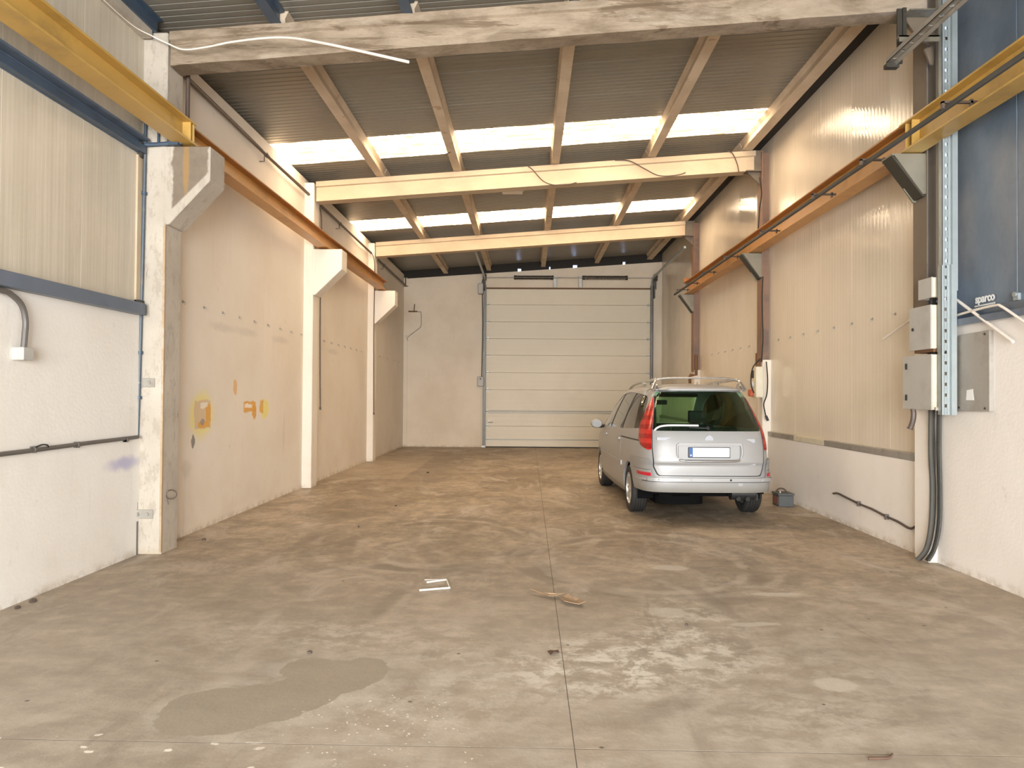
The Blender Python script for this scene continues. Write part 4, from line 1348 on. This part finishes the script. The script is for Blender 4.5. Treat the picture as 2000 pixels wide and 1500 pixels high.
# ------------------------------------------------------------------ the car (own axes: x right, y from rear bumper to nose, z up)
car = thing('car', 'silver people carrier parked nose-in on the right, seen from behind', 'car', (2.335, 9.56, 0))
car.rotation_euler = (0, 0, math.radians(2.0))
TAB = [  # z, half width, rear y, front y
    (.22, .850, .100, 4.70), (.30, .895, .050, 4.80), (.38, .913, .022, 4.84), (.47, .925, .004, 4.85), (.57, .927, .004, 4.85), (.70, .928, .034, 4.84), (.735, .928, .032, 4.835), (.765, .928, .014, 4.83),
    (.90, .925, .034, 4.80), (1.00, .917, .052, 4.66), (1.08, .907, .075, 4.36), (1.16, .892, .104, 4.06), (1.30, .850, .185, 3.72), (1.45, .795, .285, 3.42),
    (1.60, .730, .392, 3.10), (1.68, .682, .440, 2.92), (1.725, .618, .462, 2.78), (1.757, .53, .62, 2.60), (1.782, .39, .95, 2.45), (1.795, .20, 1.40, 2.25)]


def tabv(z, c):
    if z <= TAB[0][0]:
        return TAB[0][c]
    for i in range(len(TAB) - 1):
        if z <= TAB[i + 1][0]:
            a, b = TAB[i], TAB[i + 1]
            p0 = TAB[max(i - 1, 0)]
            p3 = TAB[min(i + 2, len(TAB) - 1)]
            h = b[0] - a[0]
            t = (z - a[0]) / h
            ma = (b[c] - p0[c]) / (b[0] - p0[0]) * h if i else (b[c] - a[c])
            mb = (p3[c] - a[c]) / (p3[0] - a[0]) * h
            return (2 * t ** 3 - 3 * t * t + 1) * a[c] + (t ** 3 - 2 * t * t + t) * ma + (-2 * t ** 3 + 3 * t * t) * b[c] + (t ** 3 - t * t) * mb
    return TAB[-1][c]


def ring(z, off):
    hw, yr, yf = tabv(z, 1) - off, tabv(z, 2) + off, tabv(z, 3) - off
    L = yf - yr
    ctl = [(0, yr), (.40 * hw, yr + .008), (.64 * hw, yr + .03), (.79 * hw, yr + .09), (.875 * hw, yr + .22), (.925 * hw, yr + .48), (.965 * hw, yr + .21 * L), (hw, yr + .38 * L),
           (hw, yr + .62 * L), (.985 * hw, yr + .77 * L), (.93 * hw, yf - .10 * L), (.76 * hw, yf - .03 * L), (.42 * hw, yf - .008 * L), (0, yf)]
    if L < 1.2:
        ctl = [(hw * math.sin(PI * k / 13), yr + L * (1 - math.cos(PI * k / 13)) / 2) for k in range(14)]
    half = [(v.x, v.y) for v in spline([(x, y, 0) for (x, y) in ctl], 4)]
    return half + [(-x, y) for (x, y) in reversed(half[1:-1])]


ZS = [.22, .26, .30, .34, .38, .425, .47, .52, .57, .635, .70, .72, .735, .75, .765, .80, .84, .90, .95, 1.0, 1.04, 1.08, 1.12, 1.16, 1.21, 1.26, 1.30, 1.35, 1.40, 1.45, 1.50, 1.55, 1.60, 1.64, 1.68, 1.703, 1.725, 1.742, 1.757, 1.77, 1.782, 1.795]


def shell(o1, o2):
    """closed skin between two offset surfaces (o1 outside)"""
    g = G()
    n = None
    for o, flip in ((o1, False), (o2, True)):
        base = len(g.v)
        for z in ZS:
            zz = z - o * .8 if z > 1.6 else z
            r = ring(z, o)
            n = len(r)
            g.v += [(x, y, zz) for (x, y) in r]
        for i in range(len(ZS) - 1):
            for k in range(n):
                a, b = base + i * n + k, base + i * n + (k + 1) % n
                q = (a, b, b + n, a + n)
                g.f.append(q if not flip else q[::-1])
        top = base + (len(ZS) - 1) * n
        g.v.append((0, sum(y for (_, y) in ring(ZS[-1], o)) / n, ZS[-1] + .004 - o * .8))
        c = len(g.v) - 1
        for k in range(n):
            q = (top + k, top + (k + 1) % n, c)
            g.f.append(q if not flip else q[::-1])
        if not flip:
            b0 = base
        else:
            b1 = base
    for k in range(n):
        j = (k + 1) % n
        g.f.append((b0 + j, b0 + k, b1 + k, b1 + j))
    return g


def mesh_of(g):
    me = bpy.data.meshes.new('tmp')
    me.from_pydata(g.v, [], g.f)
    bm = bmesh.new()
    bm.from_mesh(me)
    bmesh.ops.recalc_face_normals(bm, faces=bm.faces)
    bm.to_mesh(me)
    bm.free()
    return me


def csg(base, ops):
    """base mesh with a list of ('-' or '&', G)"""
    me = base
    for (op, g) in ops:
        a = bpy.data.objects.new('tmp_a', me)
        b = bpy.data.objects.new('tmp_b', mesh_of(g))
        COL.objects.link(a)
        COL.objects.link(b)
        m = a.modifiers.new('b', 'BOOLEAN')
        m.operation = 'DIFFERENCE' if op == '-' else 'INTERSECT'
        m.solver = 'EXACT'
        m.object = b
        dg = bpy.context.evaluated_depsgraph_get()
        dg.update()
        me = bpy.data.meshes.new_from_object(a.evaluated_get(dg))
        bpy.data.objects.remove(a)
        bpy.data.objects.remove(b)
    return me


def carpart(name, me, mat, smooth=35, parent=None):
    me.name = name
    me.materials.clear()
    me.materials.append(mat)
    me.polygons.foreach_set('material_index', [0] * len(me.polygons))
    me.shade_smooth()
    me.set_sharp_from_angle(angle=math.radians(smooth))
    o = bpy.data.objects.new(name, me)
    COL.objects.link(o)
    o.parent = parent or car
    ROOTLOC[o.name] = Vector((0, 0, 0))
    return o


def rnd(poly, r=.03, n=4):
    """round the corners of a polygon"""
    out = []
    m = len(poly)
    for i in range(m):
        p0, p, p1 = Vector(poly[i - 1]), Vector(poly[i]), Vector(poly[(i + 1) % m])
        d0, d1 = p0 - p, p1 - p
        k = min(r, d0.length * .45, d1.length * .45)
        a, b = p + d0.normalized() * k, p + d1.normalized() * k
        for j in range(n + 1):
            t = j / n
            out.append(tuple((a * (1 - t) ** 2 + p * 2 * t * (1 - t) + b * t * t)))
    return out


def xz(poly, y0=-.3, y1=1.0, r=.03):
    return G().prism(rnd(poly, r), 'y', y0, y1)


def mirror2(half):
    return [(x, z) for (x, z) in half] + [(-x, z) for (x, z) in reversed(half)]


SIDE = rnd([(.47, 1.185), (.70, 1.60), (1.05, 1.648), (1.9, 1.672), (2.45, 1.640), (2.95, 1.50), (3.30, 1.315), (3.62, 1.115), (2.6, 1.125), (1.3, 1.145)], .11, 4)
side_win = lambda s: G().prism(SIDE, 'x', *((-1.1, -.45) if s < 0 else (.45, 1.1)))
rear_glass = mirror2([(.705, 1.165), (.60, 1.672), (.3, 1.686)])
rear_win = xz(rear_glass, -.3, .9, .03)
front_win = G().prism(rnd(mirror2([(.74, 1.12), (.58, 1.665)]), .05), 'y', 2.6, 5.2)
gate_o = mirror2([(.665, .59), (.715, .70), (.728, .95), (.715, 1.165), (.612, 1.685), (.3, 1.698)])
gate_i = mirror2([(.652, .600), (.700, .70), (.719, .95), (.708, 1.165), (.605, 1.678), (.3, 1.691)])
LAMP = rnd([(.606, 1.672), (.650, 1.655), (.745, 1.44), (.805, 1.25), (.838, 1.06), (.832, .955), (.775, .915), (.731, .925), (.731, 1.0), (.715, 1.17)], .03, 3)
lampr = G().prism(LAMP, 'y', -.3, .55)
lampl = G().prism([(-x, z) for (x, z) in LAMP], 'y', -.3, .55)
bump_poly = rnd([(-.99, .385), (.99, .385), (.99, .805), (.762, .805), (.735, .60), (.725, .577), (-.725, .577), (-.735, .60), (-.762, .805), (-.99, .805)], .018, 3)
bump_prism = G().prism(bump_poly, 'y', -.3, .74)
AX0, AX1, RW = .94, 3.92, .325


def arch(y, s, r=.375):
    g = G()
    a, b = (-1.1, -.60) if s < 0 else (.60, 1.1)
    return g.prism([(y + r * math.cos(2 * PI * k / 32), .325 + r * math.sin(2 * PI * k / 32)) for k in range(32)], 'x', a, b)


skin = mesh_of(shell(0, .035))
ops = [('-', side_win(-1)), ('-', side_win(1)), ('-', front_win), ('-', xz(gate_o, -.3, .62, .03)), ('-', lampr), ('-', lampl), ('-', bump_prism)]
ops += [('-', G().box(-1.2, 1.2, -.4, .90, 0, .40))]
ops += [('-', arch(y, s)) for y in (AX0, AX1) for s in (-1, 1)]
# door seams
for s in (-1, 1):
    g = G()
    a, b = (-1.1, -.80) if s < 0 else (.80, 1.1)
    seamgeo = [(1.50, 1.506, .36, 1.15), (2.52, 2.526, .30, 1.14), (3.60, 3.606, .50, 1.10)]
    for (ya, yb, za, zb) in seamgeo:
        ops.append(('-', G().box(a if s < 0 else .905, -.905 if s < 0 else b, ya, yb, za, zb)))
carpart('body', csg(skin, ops), M['paint'])
gate = csg(mesh_of(shell(0, .065)), [('&', xz(gate_i, -.3, .62, .03)), ('-', rear_win), ('-', xz(mirror2([(.395, .800), (.40, .985)]), -.2, .072, .035))])
gt = carpart('tailgate', gate, M['paint'])
# crease below the plate: a shallow lower step
carpart('rear_window', csg(mesh_of(shell(.003, .009)), [('&', rear_win)]), M['glass_rear'])
for s in (-1, 1):
    carpart('side_window', csg(mesh_of(shell(.004, .010)), [('&', side_win(s))]), M['glass_side'])
    a, b = (-1.1, -.45) if s < 0 else (.45, 1.1)
    for (yb_, yt_) in ((1.50, 1.36), (2.55, 2.30)):
        st = G().prism([(yb_ - .035, 1.13), (yb_ + .04, 1.13), (yt_ + .035, 1.675), (yt_ - .03, 1.675)], 'x', a, b)
        carpart('window_pillar', csg(mesh_of(shell(.0005, .003)), [('&', st)]), M['black'])
carpart('windscreen', csg(mesh_of(shell(.004, .010)), [('&', front_win)]), M['glass_front'])
carpart('windscreen_band', csg(mesh_of(shell(.012, .016)), [('&', G().prism(rnd(mirror2([(.60, 1.60), (.575, 1.67)]), .01), 'y', 2.6, 5.2))]), M['black'])
for lp in (lampl, lampr):
    lm = carpart('tail_lamp', csg(mesh_of(shell(-.008, .012)), [('&', lp)]), M['lens'])
carpart('gate_gap_shade', csg(mesh_of(shell(.022, .030)), [('&', xz(gate_o, -.3, .62, .03)), ('-', xz(mirror2([(.66, 1.15), (.58, 1.68)]), -.3, .9, .03)), ('-', xz(mirror2([(.60, .66), (.62, 1.20)]), -.3, .3, .03))]), M['black'])  # black sheet added behind the tailgate gap to paint its shade
carpart('bumper_gap', csg(mesh_of(shell(-.0285, -.022)), [('&', G().box(-.84, .84, -.3, .30, .517, .526))]), M['black'])
sgn = -1
for lp in (lampl, lampr):
    inner = G().prism(rnd([(sgn * .715, 1.24), (sgn * .772, 1.27), (sgn * .80, 1.17), (sgn * .735, 1.17)], .012), 'y', -.3, .55)
    carpart('lamp_lens', csg(mesh_of(shell(-.0095, -.004)), [('&', inner)]), M['lens'])
    sgn = 1
bump = csg(mesh_of(shell(-.026, .03)), [('&', bump_prism)] + [('-', arch(AX0, s, .385)) for s in (-1, 1)])
bo = carpart('rear_bumper', bump, M['paint_bumper'])
carpart('bumper_strip', csg(mesh_of(shell(-.048, -.02)), [('&', G().prism(rnd([(-.80, .527), (.80, .527), (.80, .572), (-.80, .572)], .012), 'y', -.3, .30))]), M['paint'])
for s in (-1, 1):
    carpart('bumper_strip', csg(mesh_of(shell(-.044, -.02)), [('&', G().prism(rnd([(s * .803, .530), (s * .93, .535), (s * .93, .565), (s * .803, .570)], .01), 'y', -.3, .40))]), M['paint'])
    carpart('reflector', csg(mesh_of(shell(-.032, -.02)), [('&', G().prism(rnd([(s * .748, .588), (s * .875, .592), (s * .875, .632), (s * .752, .632)], .008), 'y', -.3, .40))]), M['reflector'])
    carpart('sill', csg(mesh_of(shell(-.014, .02)), [('&', G().box(*((-1.1, -.6) if s < 0 else (.6, 1.1)), AX0 + .385, AX1 - .385, .23, .315))]), M['paint_bumper'])
    carpart('side_moulding', csg(mesh_of(shell(-.014, .0)), [('&', G().box(*((-1.1, -.7) if s < 0 else (.7, 1.1)), AX0 + .46, AX1 - .44, .61, .675))]), M['paint'])
    carpart('bumper_seam', csg(mesh_of(shell(-.0268, -.024)), [('&', G().box(*((-.95, -.755) if s < 0 else (.755, .95)), -.1, .56, .665, .670))]), M['bracket_dark'])
    # wheel arch lips
    pts = [(s * (tabv(.325 + .385 * math.sin(th), 1) * (.95 if True else 1) - .005), AX0 + .385 * math.cos(th), .325 + .385 * math.sin(th)) for th in [PI * k / 20 for k in range(21)]]
# sliding door runner and handles
for s in (-1, 1):
    carpart('door_runner', csg(mesh_of(shell(-.003, .004)), [('&', G().box(*((-1.1, -.6) if s < 0 else (.6, 1.1)), .42, 1.50, 1.015, 1.032))]), M['black'])
    for (y, z) in ((3.0, .985), (1.68, .985)):
        x = s * .915
        o = obj('door_handle', G().prism(rnd([(y - .11, z - .018), (y + .11, z - .018), (y + .11, z + .018), (y - .11, z + .018)], .017), 'x', x - .022, x + .022), M['paint'], car, 40, local=True)
    g = G()
    for i, (dx, r1, r2) in enumerate(((-.10, .02, .03), (-.085, .075, .065), (-.02, .105, .082), (.05, .10, .078), (.085, .07, .055), (.095, .02, .02))):
        for k in range(14):
            th = 2 * PI * k / 14
            g.v.append((s * (1.03 + .0) + r1 * math.cos(th) * s, 3.42 + dx * .8, 1.135 + r2 * math.sin(th)))
    for i in range(5):
        for k in range(14):
            g.f.append((i * 14 + k, i * 14 + (k + 1) % 14, (i + 1) * 14 + (k + 1) % 14, (i + 1) * 14 + k))
    g.f.append(tuple(range(14)))
    g.f.append(tuple(70 + k for k in range(14)))
    mo = obj('door_mirror', g, M['paint'], car, 50, local=True)
    obj('mirror_face', G().prism([(s * 1.03 + .085 * math.cos(2 * PI * k / 16), 1.135 + .066 * math.sin(2 * PI * k / 16)) for k in range(16)], 'y', 3.335, 3.350), M['glass_mirror'], mo, local=True)
    obj('mirror_arm', G().tube([(s * .86, 3.50, 1.10), (s * .95, 3.45, 1.08), (s * 1.02, 3.43, 1.09)], .028), M['black'], car, 40, local=True)
# roof rails and the bar between them
for s in (-1, 1):
    pts = spline([(s * .625, .565, 1.70), (s * .60, .60, 1.765), (s * .575, .66, 1.825), (s * .555, .80, 1.846), (s * .545, 1.15, 1.835), (s * .545, 1.7, 1.825), (s * .55, 2.2, 1.805), (s * .56, 2.5, 1.775), (s * .58, 2.65, 1.725)], 6)
    r = [.020 + .016 * max(0, 1 - k / 10) for k in range(len(pts))]
    obj('roof_rail', G().tube(pts, r, 10), M['chrome'], car, 60, local=True)
    obj('rail_foot', G().prism(rnd([(.54, 1.695), (.78, 1.715), (.70, 1.80), (.60, 1.775)], .03), 'x', s * .59 - .03, s * .59 + .03), M['chrome'], car, 40, local=True)
    obj('rail_foot', G().prism(rnd([(1.55, 1.765), (1.75, 1.765), (1.70, 1.82), (1.60, 1.82)], .02), 'x', s * .545 - .02, s * .545 + .02), M['chrome'], car, 40, local=True)
obj('crossbar', G().tube(spline([(-.57, .69, 1.83), (-.50, .69, 1.853), (-.3, .69, 1.866), (.3, .69, 1.866), (.50, .69, 1.853), (.57, .69, 1.83)], 5), .0135, 10), M['chrome'], car, 60, local=True)
# plate, garnish, badges
y0 = .062
pl = obj('number_plate', G().prism(rnd([(-.262, .835), (.262, .835), (.262, .955), (-.262, .955)], .012), 'y', y0 - .012, y0 + .004), M['plate'], car, local=True)
obj('plate_frame', G().prism(rnd([(-.272, .825), (.272, .825), (.272, .962), (-.272, .962)], .014), 'y', y0 - .004, y0 + .008), M['black'], pl, local=True)
obj('country_band', G().prism(rnd([(-.262, .835), (-.215, .835), (-.215, .955), (-.262, .955)], .006), 'y', y0 - .0135, y0 - .010), M['plate_blue'], pl, local=True)
obj('country_letter', G().prism(rnd([(-.247, .848), (-.230, .848), (-.230, .868), (-.247, .868)], .005), 'y', y0 - .0145, y0 - .013), M['white_print'], pl, local=True)
obj('plate_lip', G().prism(rnd([(-.415, .985), (.415, .985), (.40, 1.018), (-.40, 1.018)], .015), 'y', .030, .062), M['paint'], car, 40, local=True)
obj('plate_garnish', G().tube(spline([(-.40, .045, .802), (-.33, .020, .787), (0, .006, .784), (.33, .020, .787), (.40, .045, .802)], 5), .016, 8), M['chrome'], car, 50, local=True)
for s in (-1, 1):
    obj('plate_surround', G().tube(spline([(s * .398, .045, .80), (s * .418, .036, .88), (s * .412, .045, 1.0)], 5), .014, 8), M['paint'], car, 50, local=True)
for (xc, zc, w, h) in ((-.52, 1.065, .15, .018), (.545, 1.045, .055, .024), (.545, .742, .05, .008)):
    yy = tabv(zc, 2) + (.033 if abs(xc) > .5 else .01)
    obj('badge', G().prism(rnd([(xc - w, zc - h), (xc + w, zc - h), (xc + w, zc + h), (xc - w, zc + h)], .012), 'y', yy - .012, yy + .02), M['badge'], car, local=True)
yy = tabv(1.075, 2)
obj('emblem', G().prism(rnd([(-.055, 1.045), (.055, 1.045), (.05, 1.085), (.015, 1.115), (-.015, 1.115), (-.05, 1.085)], .015), 'y', yy - .008, yy + .02), M['badge'], car, local=True)
# parking sensors and tow cover on the bumper
for (x, m) in ((-.66, 'paint'), (-.25, 'paint'), (.25, 'black'), (.66, 'paint')):
    yb_ = -.048 + (.03 if abs(x) > .6 else .004)
    obj('sensor', G().cyl((x, yb_ - .003, .55), (x, yb_ + .01, .55), .014, 12), M[m], car, 40, local=True)
obj('tow_cover', G().prism(rnd([(.345, .475), (.405, .475), (.405, .515), (.345, .515)], .01), 'y', -.030, -.01), M['paint'], car, local=True)
# pale curved band: a reflection built low on the glass, then the wiper pivot
def gy(x, z):
    return tabv(z, 2) + .03 * min(1, (abs(x) / .57) ** 3)
pts = [(-.69, 1.168), (-.655, 1.20), (-.60, 1.224), (-.50, 1.236), (-.33, 1.238), (-.12, 1.236)]
obj('glass_reflection', G().tube(spline([(x, gy(x, z) - .008 + .02 * (abs(x) > .6), z) for (x, z) in pts], 6), .013, 8), M['reflection_pale'], car, 60, local=True)
obj('wiper_pivot', G().cyl((.0, gy(0, 1.2) - .01, 1.20), (0, gy(0, 1.2) + .03, 1.21), .022).tube([(0, gy(0, 1.2) - .012, 1.20), (-.25, gy(.2, 1.21) - .012, 1.212)], .010), M['black'], car, 50, local=True)
# spoiler lip over the rear glass
carpart('roof_lip', csg(mesh_of(shell(-.012, .01)), [('&', G().prism(rnd(mirror2([(.60, 1.700), (.55, 1.722)]), .008), 'y', .3, .75))]), M['paint'])

# wheels
tp = [(.205, -.085), (.225, -.103), (.262, -.110), (.298, -.106), (.316, -.092), (.3235, -.078)]
for xx in (-.055, -.018, .018, .055):
    tp += [(.3245, xx - .006), (.314, xx - .004), (.314, xx + .004), (.3245, xx + .006)]
tp += [(.3235, .078), (.316, .092), (.298, .106), (.262, .110), (.225, .103), (.205, .085)]
tyre0 = rim0 = None
for y in (AX0, AX1):
    for s in (-1, 1):
        xw = s * .785
        w = bpy.data.objects.new('wheel', None)
        COL.objects.link(w)
        w.parent = car
        w.location = (xw, y, RW)
        w.rotation_euler = (0, 0, PI if s > 0 else 0)
        ROOTLOC[w.name] = Vector((0, 0, 0))
        if tyre0 is None:
            tyre0 = obj('tyre', G().lathe(tp, (0, 0, 0), 48), M['rubber'], w, 40, local=True)
            g = G().lathe([(.222, -.10), (.222, .08), (.205, .08), (.198, -.085), (.205, -.103)], (0, 0, 0), 40)
            g.cyl((-.095, 0, 0), (-.03, 0, 0), .058, 18)
            for k in range(7):
                th = 2 * PI * k / 7
                c, sn = math.cos(th), math.sin(th)
                def R_(r, wd, x):
                    return (x, r * c - wd * sn, r * sn + wd * c)
                g.quadbox([R_(.04, -.028, -.092), R_(.04, -.028, -.05), R_(.04, .028, -.092), R_(.04, .028, -.05), R_(.205, -.020, -.088), R_(.205, -.020, -.05), R_(.205, .020, -.088), R_(.205, .020, -.05)])
            rim0 = obj('rim', g, M['alloy'], w, 40, local=True)
            disc0 = obj('brake_disc', G().cyl((-.035, 0, 0), (-.02, 0, 0), .19, 28), M['bracket_dark'], w, 40, local=True)
        else:
            for src in (tyre0, rim0, disc0):
                o = src.copy()
                COL.objects.link(o)
                o.parent = w
# dark wheel wells, underbody, exhaust
for y in (AX0, AX1):
    for s in (-1, 1):
        g = G()
        a, b = (.60, .83)
        n = 20
        rr = .382
        for x in (a, b):
            for k in range(n + 1):
                th = -.25 + (PI + .5) * k / n
                g.v.append((s * x, y + rr * math.cos(th), .325 + rr * math.sin(th)))
        for k in range(n):
            g.f.append((k, k + 1, n + 1 + k + 1, n + 1 + k))
        g.f.append(tuple(range(n + 1)))
        obj('wheel_well', g, M['pitch'], car, local=True)
obj('underbody', G().box(-.60, .60, .30, 4.5, .30, .40).box(-.85, .85, 1.40, 3.45, .24, .33), M['pitch'], car, local=True)
obj('underside_light_block', G().prism(rnd([(-.62, .30), (.02, .30), (.02, .95), (-.62, .95)], .2, 5), 'z', .19, .32), M['pitch'], car, 40, local=True)  # added block keeping light out below the left half of the car
obj('rear_valance', G().box(-.72, .72, .10, .14, .36, .46), M['pitch'], car, local=True)
obj('exhaust', G().cyl((.30, .16, .36), (.62, .16, .36), .085, 16).tube([(.38, .14, .31), (.38, .06, .30)], .03).tube([(.50, .14, .31), (.50, .06, .30)], .03), M['black'], car, 40, local=True)
obj('mud_flap', G().box(.62, .80, AX0 - .40, AX0 - .385, .22, .36), M['black'], car, local=True)
obj('axle', G().cyl((-.7, AX0, .30), (.7, AX0, .30), .045).cyl((-.7, AX1, .30), (.7, AX1, .30), .045), M['black'], car, 40, local=True)
# interior
obj('cabin_floor', G().box(-.68, .68, .35, 4.1, .36, .42), M['interior'], car, local=True)
obj('load_cover', G().box(-.70, .70, .22, 1.1, .98, 1.0), M['interior'], car, local=True)
obj('dashboard', G().prism([(3.35, .42), (3.35, .98), (3.5, 1.06), (3.9, 1.08), (4.1, 1.0), (4.1, .42)], 'x', -.80, .80), M['interior'], car, local=True)
obj('steering_wheel', G().tube([(-.38 + .18 * math.cos(a), 3.22 + .06 * math.sin(a), 1.03 + .17 * math.sin(a)) for a in [2 * PI * k / 20 for k in range(21)]], .015, 6), M['interior'], car, 40, local=True)
for (x, y) in ((-.40, 2.35), (.40, 2.35), (-.48, 1.30), (0, 1.32), (.48, 1.30)):
    w_ = .25 if y > 2 else .215
    g = G().prism(rnd([(y - .02, .42), (y + .5, .42), (y + .5, .60), (y + .10, .62), (y - .08, 1.17), (y - .20, 1.17)], .06), 'x', x - w_, x + w_)
    se = obj('seat', g, M['interior'], car, 40, local=True)
    if y < 2:
        continue
    obj('headrest', G().prism(rnd([(y - .22, 1.20), (y - .10, 1.20), (y - .11, 1.39), (y - .20, 1.39)], .04), 'x', x - .13, x + .13).cyl((x - .05, y - .15, 1.1), (x - .05, y - .15, 1.25), .01).cyl((x + .05, y - .15, 1.1), (x + .05, y - .15, 1.25), .01), M['interior'], se, 40, local=True)
obj('inner_mirror', G().box(-.12, .12, 3.05, 3.09, 1.47, 1.55), M['interior'], car, bevel=.01, local=True)
